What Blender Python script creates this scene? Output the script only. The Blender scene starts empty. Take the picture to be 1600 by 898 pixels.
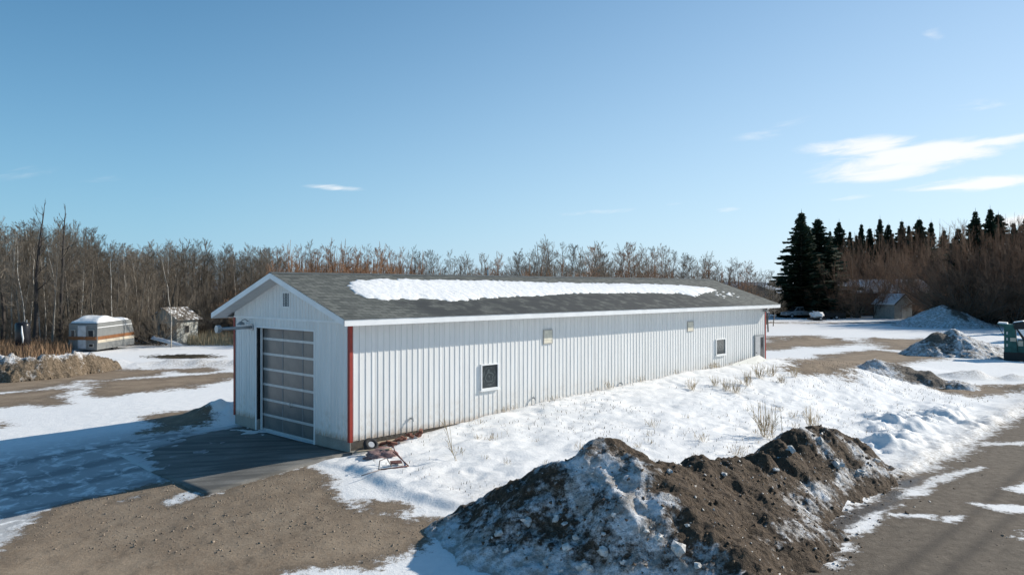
import bpy, math, random
import numpy as np
from mathutils import Vector

random.seed(7)
SC = bpy.context.scene
COL = SC.collection
R = math.radians

# ---------------------------------------------------------------- camera
cd = bpy.data.cameras.new("camera"); cam = bpy.data.objects.new("camera", cd); COL.objects.link(cam)
cam.location = (0, 0, 5.0); cam.rotation_euler = (R(90), 0, 0)
cd.sensor_width = 36; cd.lens = 27.0; cd.clip_end = 6000; cd.clip_start = 0.1
SC.camera = cam

# ---------------------------------------------------------------- light, sky, exposure
SUN_EL = R(27.5)
SX, SY = 0.907, 0.42                      # horizontal direction towards the sun
sd_ = bpy.data.lights.new("sun", 'SUN'); sun = bpy.data.objects.new("sun", sd_); COL.objects.link(sun)
sd_.energy = 5.0; sd_.angle = R(0.53); sd_.color = (1.0, 0.93, 0.82)
sdir = Vector((SX*math.cos(SUN_EL), SY*math.cos(SUN_EL), math.sin(SUN_EL)))
sun.rotation_euler = sdir.to_track_quat('Z', 'Y').to_euler()
sun.location = (60, 30, 60)
W = bpy.data.worlds.new("World"); SC.world = W; W.use_nodes = True
wt = W.node_tree; wt.nodes.clear()
def wn(t, **k):
    n = wt.nodes.new(t)
    for a, b in k.items(): setattr(n, a, b)
    return n
sky = wn('ShaderNodeTexSky', sky_type='NISHITA', sun_disc=False, sun_elevation=SUN_EL,
         sun_rotation=math.atan2(SX, SY), altitude=500, air_density=1.0, dust_density=0.0, ozone_density=1.6)
bg = wn('ShaderNodeBackground'); bg.inputs[1].default_value = 0.100
wo = wn('ShaderNodeOutputWorld')
def wm(op, a, b=None, c=None, clamp=False):
    n = wn('ShaderNodeMath', operation=op, use_clamp=clamp)
    for i, v in enumerate((a, b, c)):
        if v is None: continue
        if isinstance(v, (int, float)): n.inputs[i].default_value = v
        else: wt.links.new(v, n.inputs[i])
    return n.outputs[0]
tc = wn('ShaderNodeTexCoord'); sp = wn('ShaderNodeSeparateXYZ'); wt.links.new(tc.outputs['Generated'], sp.inputs[0])
dx, dy, dz = sp.outputs
ysafe = wm('MAXIMUM', dy, 0.05)
qx = wm('DIVIDE', dx, ysafe); qz = wm('DIVIDE', dz, ysafe)
# thin cirrus: stretched noise in direction space, gathered into the few wisps of that day
cv = wn('ShaderNodeCombineXYZ')
wt.links.new(wm('ADD', qx, wm('MULTIPLY', qz, 0.3)), cv.inputs[0])
wt.links.new(wm('SUBTRACT', wm('MULTIPLY', qz, 6.0), wm('MULTIPLY', qx, 0.9)), cv.inputs[1])
cn = wn('ShaderNodeTexNoise'); cn.inputs['Scale'].default_value = 9; cn.inputs['Detail'].default_value = 7; cn.inputs['Roughness'].default_value = 0.6
cn.inputs['Distortion'].default_value = 0.5
wt.links.new(cv.outputs[0], cn.inputs['Vector'])
wisps = [(1345, 227, 95, 15, 5, 1.0), (1425, 250, 150, 24, 9, 1.15), (1550, 222, 90, 10, 9, .95), (1400, 268, 120, 14, 6, 1.0), (1525, 287, 110, 12, 4, .95),
         (1225, 200, 75, 14, 12, .5), (1525, 167, 60, 11, 6, .45), (520, 293, 52, 5, -3, .8), (1132, 327, 28, 5, 2, .7),
         (165, 290, 300, 17, -8, .24), (1325, 310, 40, 5, 5, .7), (1460, 55, 18, 14, 0, .45), (930, 331, 75, 5, 3, .5),
         (1590, 343, 60, 14, 10, .8), (1060, 318, 30, 4, 5, .45), (1850, 180, 150, 25, 8, .9), (-350, 240, 200, 20, -5, .6), (2300, 260, 260, 40, 5, .8)]
tot = None
for (px, py, hx, hy, tilt, amp) in wisps:
    cx, cz, hx, hy, ti = (px-800)/1200, (449-py)/1200, hx/1200, hy/1200, R(tilt)
    a = wm('SUBTRACT', qx, cx); b = wm('SUBTRACT', qz, cz)
    c, s = math.cos(ti), math.sin(ti)
    e1 = wm('MULTIPLY', wm('ADD', wm('MULTIPLY', a, c), wm('MULTIPLY', b, s)), 1/hx)
    e2 = wm('MULTIPLY', wm('SUBTRACT', wm('MULTIPLY', b, c), wm('MULTIPLY', a, s)), 1/hy)
    d2 = wm('ADD', wm('MULTIPLY', e1, e1), wm('MULTIPLY', e2, e2))
    g = wm('MULTIPLY', wm('SUBTRACT', 1.0, wm('MULTIPLY', d2, 0.55), clamp=True), amp)
    tot = g if tot is None else wm('MAXIMUM', tot, g)
fld = wm('ADD', tot, wm('MULTIPLY', wm('SUBTRACT', cn.outputs['Fac'], 0.5), 2.1))
mr = wn('ShaderNodeMapRange', interpolation_type='SMOOTHSTEP'); mr.inputs[1].default_value = 0.25; mr.inputs[2].default_value = 1.05
wt.links.new(fld, mr.inputs[0])
cf = wm('MULTIPLY', wm('MULTIPLY', mr.outputs[0], wm('GREATER_THAN', tot, 0.001)), wm('MULTIPLY', wm('MINIMUM', wm('MULTIPLY', tot, 1.35), 1.0), 0.9))
cf = wm('MULTIPLY', cf, wm('GREATER_THAN', dy, 0.06))
# clear winter air: blue-tinted dome with a pale frosty band towards the horizon, brighter on the sun's side
tn = wn('ShaderNodeMixRGB', blend_type='MULTIPLY'); tn.inputs[0].default_value = 1; tn.inputs[2].default_value = (.36, .86, 1.04, 1)
wt.links.new(sky.outputs[0], tn.inputs[1])
sdot = wm('ADD', wm('MULTIPLY', dx, SX), wm('MULTIPLY', dy, SY))
hz_f = wm('MULTIPLY', wm('POWER', 2.718, wm('MULTIPLY', wm('MAXIMUM', dz, 0.0), wm('SUBTRACT', wm('MULTIPLY', sdot, 3.2), 5.2))), 0.93)
hb = wm('ADD', 0.84, wm('MULTIPLY', sdot, 0.26))
hcol = wn('ShaderNodeMixRGB'); hcol.inputs[1].default_value = (4.3, 6.4, 8.6, 1); hcol.inputs[2].default_value = (7.2, 7.9, 8.8, 1)
wt.links.new(wm('MULTIPLY', sdot, 1.1, clamp=True), hcol.inputs[0])
hc = wn('ShaderNodeVectorMath', operation='SCALE'); wt.links.new(hcol.outputs[0], hc.inputs[0]); wt.links.new(hb, hc.inputs['Scale'])
hm = wn('ShaderNodeMixRGB'); wt.links.new(hz_f, hm.inputs[0]); wt.links.new(tn.outputs[0], hm.inputs[1]); wt.links.new(hc.outputs[0], hm.inputs[2])
mx = wn('ShaderNodeMixRGB'); mx.inputs[2].default_value = (8.9, 9.0, 9.1, 1)
wt.links.new(cf, mx.inputs[0]); wt.links.new(hm.outputs[0], mx.inputs[1])
wt.links.new(mx.outputs[0], bg.inputs[0]); wt.links.new(bg.outputs[0], wo.inputs[0])
SC.view_settings.view_transform = 'Standard'; SC.view_settings.look = 'None'
SC.view_settings.gamma = 1; SC.view_settings.exposure = 0.20; SC.view_settings.use_curve_mapping = False
SC.render.engine = 'CYCLES'; SC.cycles.use_denoising = True
SC.cycles.max_bounces = 6; SC.cycles.diffuse_bounces = 3

# ---------------------------------------------------------------- frames and helpers
CX, CY = -4.849, 23.0                      # near corner of the long building
ANG = math.atan2(1200, 1152)
UX, UY = math.cos(ANG), math.sin(ANG); VX, VY = -UY, UX
BL, BW = 27.3, 7.3
def uv2xy(u, v): return CX + u*UX + v*VX, CY + u*UY + v*VY
def xy2uv(x, y): return (x-CX)*UX + (y-CY)*UY, (x-CX)*VX + (y-CY)*VY

def _h(ix, iy, seed):
    n = (ix.astype(np.int64)*374761393 + iy.astype(np.int64)*668265263 + seed*974711) & 0x7fffffff
    n = ((n ^ (n >> 13))*1274126177) & 0x7fffffff
    return ((n ^ (n >> 16)) & 0xffff)/65535.0
def vnoise(x, y, seed=0):
    x = np.asarray(x, float); y = np.asarray(y, float)
    ix = np.floor(x); iy = np.floor(y); fx = x-ix; fy = y-iy
    fx = fx*fx*fx*(fx*(fx*6-15)+10); fy = fy*fy*fy*(fy*(fy*6-15)+10)
    a = _h(ix, iy, seed); b = _h(ix+1, iy, seed); c = _h(ix, iy+1, seed); d = _h(ix+1, iy+1, seed)
    return (a+(b-a)*fx)*(1-fy) + (c+(d-c)*fx)*fy - 0.5
def fbm(x, y, f, octv=4, seed=0, gain=0.5):
    r = 0; a = 1.0
    for k in range(octv):
        c, s = math.cos(0.6*k+.3), math.sin(0.6*k+.3)
        r = r + a*vnoise((x*c-y*s)*f+17.3*k, (x*s+y*c)*f-9.1*k, seed+k); a *= gain; f *= 2.03
    return r
def sst(a, b, x):
    t = np.clip((x-a)/(b-a), 0, 1); return t*t*(3-2*t)
def sdpoly(x, y, poly):
    """signed distance to a polygon, positive inside"""
    x = np.asarray(x, float); y = np.asarray(y, float)
    d = np.full(x.shape, 1e9); ins = np.zeros(x.shape, bool); n = len(poly)
    for i in range(n):
        ax, ay = poly[i]; bx, by = poly[(i+1) % n]
        ex, ey = bx-ax, by-ay; L = ex*ex+ey*ey+1e-12
        t = np.clip(((x-ax)*ex+(y-ay)*ey)/L, 0, 1)
        d = np.minimum(d, (x-ax-t*ex)**2+(y-ay-t*ey)**2)
        if abs(ey) > 1e-12:
            c = ((ay > y) != (by > y)) & (x < ex*(y-ay)/ey+ax); ins ^= c
    d = np.sqrt(d); return np.where(ins, d, -d)

# ---------------------------------------------------------------- terrain height
FIELD = [uv2xy(*p) for p in [(-1.15, .05), (-1.3, -2), (-1.5, -5.0), (-.7, -7), (2, -11.9), (13, -12.1), (30, -12.2), (48, -12), (48, 0), (27.3, 0), (0, 0)]]
ZW_U = [-3, 0, 1.5, 3, 6, 9, 13, 18, 23, 28, 31, 35, 40]
ZW_Z = [0, .02, .12, .26, .46, .62, .74, .88, .93, .98, .7, .3, .0]
def seg_ridge(x, y, a, b, w):
    ex, ey = b[0]-a[0], b[1]-a[1]; L = ex*ex+ey*ey
    t = np.clip(((x-a[0])*ex+(y-a[1])*ey)/L, 0, 1)
    d = np.sqrt((x-a[0]-t*ex)**2+(y-a[1]-t*ey)**2)
    return np.exp(-(d/w)**2)
def H(x, y, fine=True):
    x = np.asarray(x, float); y = np.asarray(y, float)
    u, v = xy2uv(x, y)
    a = sst(-.3, 9, -u)*(1-.72*sst(2.5, 10, v))
    b = sst(1, 12, -v)*(1-.6*sst(16, 48, u))
    far = 1-sst(45, 75, np.hypot(x, y))
    z = -0.65*(1-(1-a)*(1-b))*far
    sf = sdpoly(x, y, FIELD)
    edge = sst(-.05, .45, sf + .25*fbm(x, y, 1.3, 2, 5))
    zw = np.interp(u, ZW_U, ZW_Z)
    mound = zw*(1-sst(0, 10, -v))*(v < 3)*np.where(v > 0, np.clip(1-v/1.2, 0, 1), 1)
    z = z + mound + .13*edge
    # ploughed ridge between the field and the road
    rr = sst(11.5, 14, u)*(1-sst(21, 27, u))*np.exp(-((v+9.9+.5*np.sin(u*.9))/1.1)**2)
    z = z + rr*(.34+.5*fbm(x, y, .9, 2, 21)+.28*fbm(x, y, 1.9, 4, 23, .5))
    # ploughed lumps across the left lot, heap by the gable, windrow on the right
    z = z + seg_ridge(x, y, (-25.5, 48), (-14.5, 52.5), .8)*np.clip(.3+.6*fbm(x, y, 1.1, 3, 31), 0, 1)
    hx, hy = uv2xy(.3, 9.2)
    z = z + .55*np.exp(-(((x-hx)**2+(y-hy)**2)/1.1**2))*(1+.8*fbm(x, y, 1.2, 3, 33)) + .35*np.exp(-(((x-hx-1.2)**2+(y-hy-2.6)**2)/1.3**2))
    z = z + seg_ridge(x, y, (24.5, 43.2), (40, 43.6), .55)*np.clip(.26+.7*fbm(x, y, .9, 3, 41), 0, 1)*(x > 23)
    z = z + seg_ridge(x, y, (24.5, 39.6), (40, 39.4), .5)*np.clip(.1+.5*fbm(x, y, .9, 3, 43), 0, 1)
    z = z + seg_ridge(x, y, (24, 74), (62, 78), .8)*np.clip(.22+.7*fbm(x, y, .6, 3, 45), 0, 1)
    if fine:
        snowy = edge
        near = 1-sst(40, 70, np.hypot(x, y))
        pits = np.clip(fbm(x, y, 2.1, 2, 63, .6)-.10, 0, 1)*sst(-.25, .2, fbm(x, y, .33, 2, 66))
        z = z + near*(snowy*(.10*fbm(x, y, .55, 3, 51) + .06*fbm(u*.6, v*1.6, 1.6, 4, 52, .62) - .11*pits) + .025*fbm(x, y, .35, 3, 55)
                      + .012*fbm(x, y, 3.5, 3, 57))
        z = z + .3*sst(60, 200, np.hypot(x, y))*fbm(x, y, .02, 2, 60)
    return z
def Hs(x, y): return float(H(np.array([x]), np.array([y]))[0])
def ground_at(px, py, z=None):
    """where the sight line of a photo pixel meets the ground (flat-ish ground, few iterations)"""
    g = 0.0 if z is None else z
    for _ in range(9):
        Y = (5-g)*1200/(py-449); X = (px-800)/1200*Y
        if z is not None: break
        g = float(H(np.array([X]), np.array([Y]), False)[0])
    return X, Y
def gpoly(pts): return [ground_at(*p) for p in pts]

# ---------------------------------------------------------------- mesh helpers
class MB:
    def __init__(s): s.v = []; s.f = []
    def add(s, vs, fs):
        o = len(s.v); s.v += [tuple(p) for p in vs]; s.f += [tuple(i+o for i in f) for f in fs]; return s
    def box(s, x0, x1, y0, y1, z0, z1):
        return s.add([(x0,y0,z0),(x1,y0,z0),(x1,y1,z0),(x0,y1,z0),(x0,y0,z1),(x1,y0,z1),(x1,y1,z1),(x0,y1,z1)],
              [(0,3,2,1),(4,5,6,7),(0,1,5,4),(1,2,6,5),(2,3,7,6),(3,0,4,7)])
    def hexa(s, p):     # 8 points, bottom loop then top loop
        return s.add(p, [(0,3,2,1),(4,5,6,7),(0,1,5,4),(1,2,6,5),(2,3,7,6),(3,0,4,7)])
    def prism(s, pts, a, b):      # polygon pts (3d) extruded from offset a to offset b (vectors)
        n = len(pts)
        vs = [tuple(p[i]+a[i] for i in range(3)) for p in pts] + [tuple(p[i]+b[i] for i in range(3)) for p in pts]
        return s.add(vs, [tuple(range(n))[::-1], tuple(range(n, 2*n))] + [(i, (i+1) % n, n+(i+1) % n, n+i) for i in range(n)])
    def tube(s, pts, rad, n=6, cap=True):
        if not hasattr(rad, '__len__'): rad = [rad]*len(pts)
        P = [Vector(p) for p in pts]; o = len(s.v)
        for i, p in enumerate(P):
            d = (P[min(i+1, len(P)-1)]-P[max(i-1, 0)])
            if d.length < 1e-9: d = Vector((0, 0, 1))
            d.normalize()
            t = d.cross(Vector((0, 0, 1)) if abs(d.z) < .9 else Vector((1, 0, 0))); t.normalize(); q = d.cross(t)
            for k in range(n):
                an = 2*math.pi*k/n
                s.v.append(tuple(p + (t*math.cos(an)+q*math.sin(an))*rad[i]))
        for i in range(len(P)-1):
            for k in range(n):
                s.f.append((o+i*n+k, o+i*n+(k+1) % n, o+(i+1)*n+(k+1) % n, o+(i+1)*n+k))
        if cap and n > 2:
            s.f.append(tuple(o+k for k in range(n))[::-1]); m = o+(len(P)-1)*n; s.f.append(tuple(m+k for k in range(n)))
        return s
    def build(s, name, mat, parent=None, smooth=False):
        me = bpy.data.meshes.new(name); me.from_pydata(s.v, [], s.f); me.update()
        return link(name, me, mat, parent, smooth)
def link(name, me, mat, parent=None, smooth=False):
    if mat is not None and not me.materials: me.materials.append(mat)
    if smooth: me.polygons.foreach_set('use_smooth', [True]*len(me.polygons))
    o = bpy.data.objects.new(name, me); COL.objects.link(o); o.parent = parent
    return o
def np_mesh(name, V, F, attrs=None):
    me = bpy.data.meshes.new(name)
    V = np.asarray(V, np.float32); F = np.asarray(F, np.int32)
    me.vertices.add(len(V)); me.vertices.foreach_set('co', V.ravel())
    k = F.shape[1]; me.loops.add(F.size); me.loops.foreach_set('vertex_index', F.ravel())
    me.polygons.add(len(F)); me.polygons.foreach_set('loop_start', np.arange(0, F.size, k, dtype=np.int32))
    me.update(calc_edges=True); me.validate()
    for n, a in (attrs or {}).items():
        at = me.attributes.new(n, 'FLOAT', 'POINT'); at.data.foreach_set('value', np.asarray(a, np.float32).ravel())
    return me
def tag(o, label=None, cat=None, group=None, kind=None):
    for k, v in (('label', label), ('category', cat), ('group', group), ('kind', kind)):
        if v: o[k] = v
    return o
def empty(name, loc, rz=0, rx=0, ry=0):
    o = bpy.data.objects.new(name, None); COL.objects.link(o); o.location = loc; o.rotation_euler = (rx, ry, rz)
    o.empty_display_size = .2; return o
def copy_tree(o, parent=None):
    c = o.copy(); COL.objects.link(c); c.parent = parent
    for ch in list(KIDS.get(o.name, ())): copy_tree(ch, c)
    return c
KIDS = {}
def kids(root):
    KIDS[root.name] = [c for c in root.children]
    for c in root.children: kids(c)

# ---------------------------------------------------------------- materials
class M_:
    def __init__(s, name):
        s.m = bpy.data.materials.new(name); s.m.use_nodes = True; s.t = s.m.node_tree
        s.b = s.t.nodes['Principled BSDF']; s.b.inputs['Specular IOR Level'].default_value = .3
        s.tc = None
    def n(s, t, **k):
        x = s.t.nodes.new(t)
        for a, b in k.items(): setattr(x, a, b)
        return x
    def L(s, a, b): s.t.links.new(a, b)
    def coord(s, kind='Object'):
        if s.tc is None: s.tc = s.n('ShaderNodeTexCoord')
        return s.tc.outputs[kind]
    def geo(s): return s.n('ShaderNodeNewGeometry').outputs['Position']
    def noise(s, scale, detail=4, rough=.55, vec=None, stretch=None, dist=0):
        x = s.n('ShaderNodeTexNoise'); x.inputs['Scale'].default_value = scale; x.inputs['Detail'].default_value = detail
        x.inputs['Roughness'].default_value = rough; x.inputs['Distortion'].default_value = dist
        v = vec if vec is not None else s.coord()
        if stretch:
            mp = s.n('ShaderNodeMapping'); mp.inputs['Scale'].default_value = stretch; s.L(v, mp.inputs[0]); v = mp.outputs[0]
        s.L(v, x.inputs['Vector']); return x.outputs['Fac']
    def vor(s, scale, vec=None, feature='F1'):
        x = s.n('ShaderNodeTexVoronoi', feature=feature); x.inputs['Scale'].default_value = scale
        s.L(vec if vec is not None else s.coord(), x.inputs['Vector']); return x
    def attr(s, name): return s.n('ShaderNodeAttribute', attribute_name=name).outputs['Fac']
    def math(s, op, a, b=None, clamp=False):
        x = s.n('ShaderNodeMath', operation=op, use_clamp=clamp)
        for i, v in enumerate((a, b)):
            if v is None: continue
            if isinstance(v, (int, float)): x.inputs[i].default_value = v
            else: s.L(v, x.inputs[i])
        return x.outputs[0]
    def ramp(s, f, a, b, lo=0., hi=1.):
        x = s.n('ShaderNodeMapRange', interpolation_type='SMOOTHSTEP')
        for i, v in enumerate((f, a, b, lo, hi)):
            if isinstance(v, (int, float)): x.inputs[i].default_value = v
            else: s.L(v, x.inputs[i])
        return x.outputs[0]
    def mix(s, f, a, b, bt='MIX'):
        x = s.n('ShaderNodeMixRGB', blend_type=bt)
        for i, v in enumerate((f, a, b)):
            if isinstance(v, (int, float)): x.inputs[i].default_value = v
            elif isinstance(v, tuple): x.inputs[i].default_value = (*v, 1) if len(v) == 3 else v
            else: s.L(v, x.inputs[i])
        return x.outputs[0]
    def col(s, c):
        if isinstance(c, tuple): s.b.inputs['Base Color'].default_value = (*c, 1)
        else: s.L(c, s.b.inputs['Base Color'])
        return s
    def rough(s, r):
        if isinstance(r, (int, float)): s.b.inputs['Roughness'].default_value = r
        else: s.L(r, s.b.inputs['Roughness'])
        return s
    def bump(s, h, strength=.5, dist=.02):
        x = s.n('ShaderNodeBump'); x.inputs['Strength'].default_value = strength; x.inputs['Distance'].default_value = dist
        s.L(h, x.inputs['Height']); s.L(x.outputs[0], s.b.inputs['Normal']); return s
def simple(name, c, rough=.6, var=.15, scale=3., metal=0, bump=0):
    m = M_(name); n = m.noise(scale, 5)
    m.col(m.mix(m.ramp(n, .3, .7), tuple(x*(1-var) for x in c), tuple(min(1, x*(1+var)) for x in c))).rough(rough)
    m.b.inputs['Metallic'].default_value = metal
    if bump: m.bump(m.noise(scale*6, 4), .4, bump)
    return m.m

def ground_mat():
    m = M_('snowy_ground'); P = m.geo(); m.b.inputs['Specular IOR Level'].default_value = .2
    bare = m.attr('bare'); wet = m.attr('wet'); ice = m.attr('ice'); grime = m.attr('grime')
    n1 = m.noise(.55, 6, .62, P, (1, 1, 0)); n2 = m.noise(4.5, 6, .65, P, (1, 1, 0)); n3 = m.noise(38, 4, .6, P, (1, 1, 0))
    # field of bare ground: hand-laid patches broken up by melt noise
    f = m.math('ADD', bare, m.math('ADD', m.math('MULTIPLY', m.math('SUBTRACT', n1, .5), 1.6), m.math('ADD', m.math('MULTIPLY', m.math('SUBTRACT', n2, .5), 1.3), m.math('MULTIPLY', m.math('SUBTRACT', n3, .5), .8))))
    mask = m.ramp(f, -.16, .14); wrim = m.ramp(f, .75, .10)
    snow = m.mix(m.ramp(n2, .35, .75), (.81, .81, .805), (.89, .885, .87))
    gs = m.noise(9, 6, .7, P)
    snow = m.mix(m.math('MULTIPLY', grime, m.ramp(gs, .35, .62)), snow, (.30, .27, .235))
    trk = m.noise(2.2, 5, .6, P, (1, 1, 0), 1.0)
    icef = m.math('MULTIPLY', ice, m.ramp(m.math('ADD', m.math('MULTIPLY', trk, .7), m.math('MULTIPLY', n1, .3)), .36, .52))
    snow = m.mix(icef, snow, (.26, .265, .27))
    d1 = m.noise(1.1, 6, .65, P); d2 = m.noise(14, 5, .7, P)
    dirt = m.mix(m.ramp(d1, .3, .7), (.195, .142, .097), (.29, .222, .156))
    dirt = m.mix(m.ramp(m.noise(.28, 5, .6, P), .52, .72, 0, .6), dirt, (.135, .095, .062))
    dirt = m.mix(m.ramp(d2, .3, .75, 0, .5), dirt, (.35, .285, .21))
    vo = m.vor(16, P); vo2 = m.vor(5.5, P)
    dirt = m.mix(m.math('MULTIPLY', m.ramp(vo.outputs['Distance'], .33, .12), m.ramp(m.noise(5, 3, .6, P), .55, .66)), dirt, (.13, .10, .075))
    dirt = m.mix(m.math('MULTIPLY', m.ramp(vo2.outputs['Distance'], .10, .04), m.ramp(d1, .5, .6)), dirt, (.13, .105, .08))
    dirt = m.mix(m.math('MULTIPLY', m.ramp(m.vor(21, P).outputs['Distance'], .2, .1), m.ramp(d1, .45, .6)), dirt, (.46, .41, .35))
    dirt = m.mix(m.math('MULTIPLY', wet, m.ramp(n1, .3, .55)), dirt, (.075, .06, .048))
    dirt = m.mix(m.math('MULTIPLY', m.attr('road'), .85), dirt, m.mix(m.ramp(n2, .3, .7), (.085, .072, .058), (.155, .132, .106)))
    dirt = m.mix(m.math('MULTIPLY', m.attr('track'), m.ramp(n2, .3, .6, .3, .75)), dirt, (.06, .05, .042))
    dirt = m.mix(m.math('MULTIPLY', wrim, .5), dirt, (.10, .078, .058))
    c = m.mix(mask, snow, dirt)
    m.col(c)
    rw = m.math('MULTIPLY', m.math('MULTIPLY', wet, mask), m.ramp(n1, .36, .55))
    m.rough(m.math('SUBTRACT', m.mix(mask, (.62,)*3, (.9,)*3), m.math('MULTIPLY', rw, .62)))
    h = m.math('ADD', m.math('MULTIPLY', n2, .5), m.math('ADD', m.math('MULTIPLY', n3, .25), m.math('MULTIPLY', m.noise(14, 5, .65, P), .6)))
    m.bump(h, .55, .05)
    return m.m
def pile_mat(name, dirtA, dirtB):
    m = M_(name); P = m.geo(); sn = m.attr('snowy')
    n1 = m.noise(1.3, 6, .65, P); n2 = m.noise(7, 6, .7, P); n3 = m.noise(30, 4, .65, P)
    f = m.math('ADD', sn, m.math('ADD', m.math('MULTIPLY', m.math('SUBTRACT', n1, .5), 1.5), m.math('ADD', m.math('MULTIPLY', m.math('SUBTRACT', n2, .5), 1.0), m.math('MULTIPLY', m.math('SUBTRACT', n3, .5), .3))))
    mask = m.ramp(f, .42, .78)
    dirt = m.mix(m.ramp(n2, .3, .7), dirtA, dirtB)
    dirt = m.mix(m.ramp(n3, .55, .72, 0, .5), dirt, tuple(min(1, x*1.5) for x in dirtB))
    snow = m.mix(m.ramp(m.noise(3.2, 6, .7, P), .38, .62), (.40, .37, .34), (.80, .82, .85))
    m.col(m.mix(mask, dirt, snow)).rough(.88)
    h = m.math('ADD', n2, m.math('MULTIPLY', n3, .55))
    m.bump(m.math('ADD', h, m.math('MULTIPLY', m.vor(9, P).outputs['Distance'], .5)), 1.0, .09); return m.m
MAT = {}
MAT['ground'] = ground_mat()
MAT['dirtpile'] = pile_mat('dirty_pile', (.042, .029, .019), (.125, .088, .057))
MAT['greypile'] = pile_mat('grey_snow_pile', (.09, .075, .062), (.2, .17, .14))
MAT['bankpile'] = pile_mat('brown_snow_bank', (.10, .075, .05), (.25, .19, .13))

def siding_mat():
    m = M_('white_steel_siding'); P = m.coord()
    sp = m.n('ShaderNodeSeparateXYZ'); m.L(P, sp.inputs[0])
    ns = m.noise(1.6, 5, .6, P, (1.3, 1.3, .12)); nf = m.noise(14, 5, .7, P, (1, 1, .35))
    base = m.mix(m.ramp(ns, .3, .7), (.70, .70, .685), (.79, .79, .775))
    rust = m.math('MULTIPLY', m.ramp(sp.outputs[2], 1.9, .35), m.ramp(m.math('ADD', m.math('MULTIPLY', nf, .6), m.math('MULTIPLY', ns, .5)), .52, .75))
    base = m.mix(m.math('MULTIPLY', rust, .55), base, (.40, .31, .21))
    low = m.math('MULTIPLY', m.ramp(sp.outputs[2], .62, .38), m.ramp(nf, .3, .55))
    base = m.mix(m.math('MULTIPLY', low, .8), base, (.34, .25, .17))
    oi = m.n('ShaderNodeObjectInfo'); base = m.mix(m.math('MULTIPLY', oi.outputs['Random'], .10), base, (.45, .46, .46))
    m.col(base).rough(.5); m.b.inputs['Specular IOR Level'].default_value = .35
    return m.m
MAT['siding'] = siding_mat()
MAT['trim_white'] = simple('white_trim', (.78, .79, .79), .45, .05, 2)
MAT['soffit'] = simple('soffit_white', (.62, .62, .61), .6, .06, 2)
MAT['red'] = simple('red_trim', (.30, .042, .03), .5, .12, 4)
def concrete_mat(name, a, b, sc):
    m = M_(name); P = m.geo()
    n = m.noise(sc, 6, .65, P); n2 = m.noise(sc*14, 4, .6, P); st = m.noise(sc*.7, 4, .6, P, (1.5, 1.5, .2))
    c = m.mix(m.ramp(n, .3, .7), a, b); c = m.mix(m.ramp(n2, .45, .75, 0, .35), c, tuple(x*1.25 for x in b))
    c = m.mix(m.ramp(st, .5, .72, 0, .5), c, tuple(x*.6 for x in a))
    m.col(c).rough(.85).bump(n2, .3, .008); return m.m
MAT['concrete'] = concrete_mat('concrete', (.27, .255, .23), (.37, .35, .315), .9)
MAT['apron'] = concrete_mat('apron_concrete', (.32, .305, .275), (.42, .40, .36), .6)
MAT['dark'] = simple('dark_interior', (.02, .02, .022), .8)
MAT['steel'] = simple('galvanised_steel', (.45, .46, .47), .4, .1, 6, .5)
MAT['grey_metal'] = simple('grey_metal', (.30, .32, .33), .5, .1, 6, .2)
MAT['door_rail'] = simple('aluminium_rail', (.50, .52, .53), .4, .07, 4, .3)
def door_panel_mat():
    m = M_('translucent_door_panel'); n = m.noise(1.2, 5, .6); n2 = m.noise(7, 4, .6)
    c = m.mix(m.ramp(n, .38, .66), (.10, .105, .108), (.17, .160, .148)); c = m.mix(m.ramp(n2, .55, .8, 0, .5), c, (.10, .11, .115))
    m.col(c).rough(.28); m.b.inputs['Specular IOR Level'].default_value = .5; return m.m
MAT['door_panel'] = door_panel_mat()
def glass_mat():
    m = M_('dark_window_glass')
    g = m.coord('Generated')
    mp = m.n('ShaderNodeMapping'); mp.inputs['Location'].default_value = (-.5, -.5, -.5); m.L(g, mp.inputs[0])
    ln = m.n('ShaderNodeVectorMath', operation='LENGTH'); mp2 = m.n('ShaderNodeMapping'); mp2.inputs['Scale'].default_value = (1, 0, 1.0); m.L(mp.outputs[0], mp2.inputs[0]); m.L(mp2.outputs[0], ln.inputs[0])
    wv = m.math('SINE', m.math('MULTIPLY', m.math('ADD', ln.outputs['Value'], m.math('MULTIPLY', m.noise(4, 4, .6, g), .5)), 30))
    inside = m.ramp(ln.outputs['Value'], .44, .38)
    c = m.mix(m.math('MULTIPLY', m.ramp(wv, .3, .9), m.math('MULTIPLY', inside, .55)), (.035, .045, .05), (.13, .16, .165))
    m.col(c).rough(.15); m.b.inputs['Specular IOR Level'].default_value = .6; return m.m
MAT['glass'] = glass_mat()
MAT['plain_glass'] = simple('plain_glass', (.03, .035, .04), .1, .2)
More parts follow.
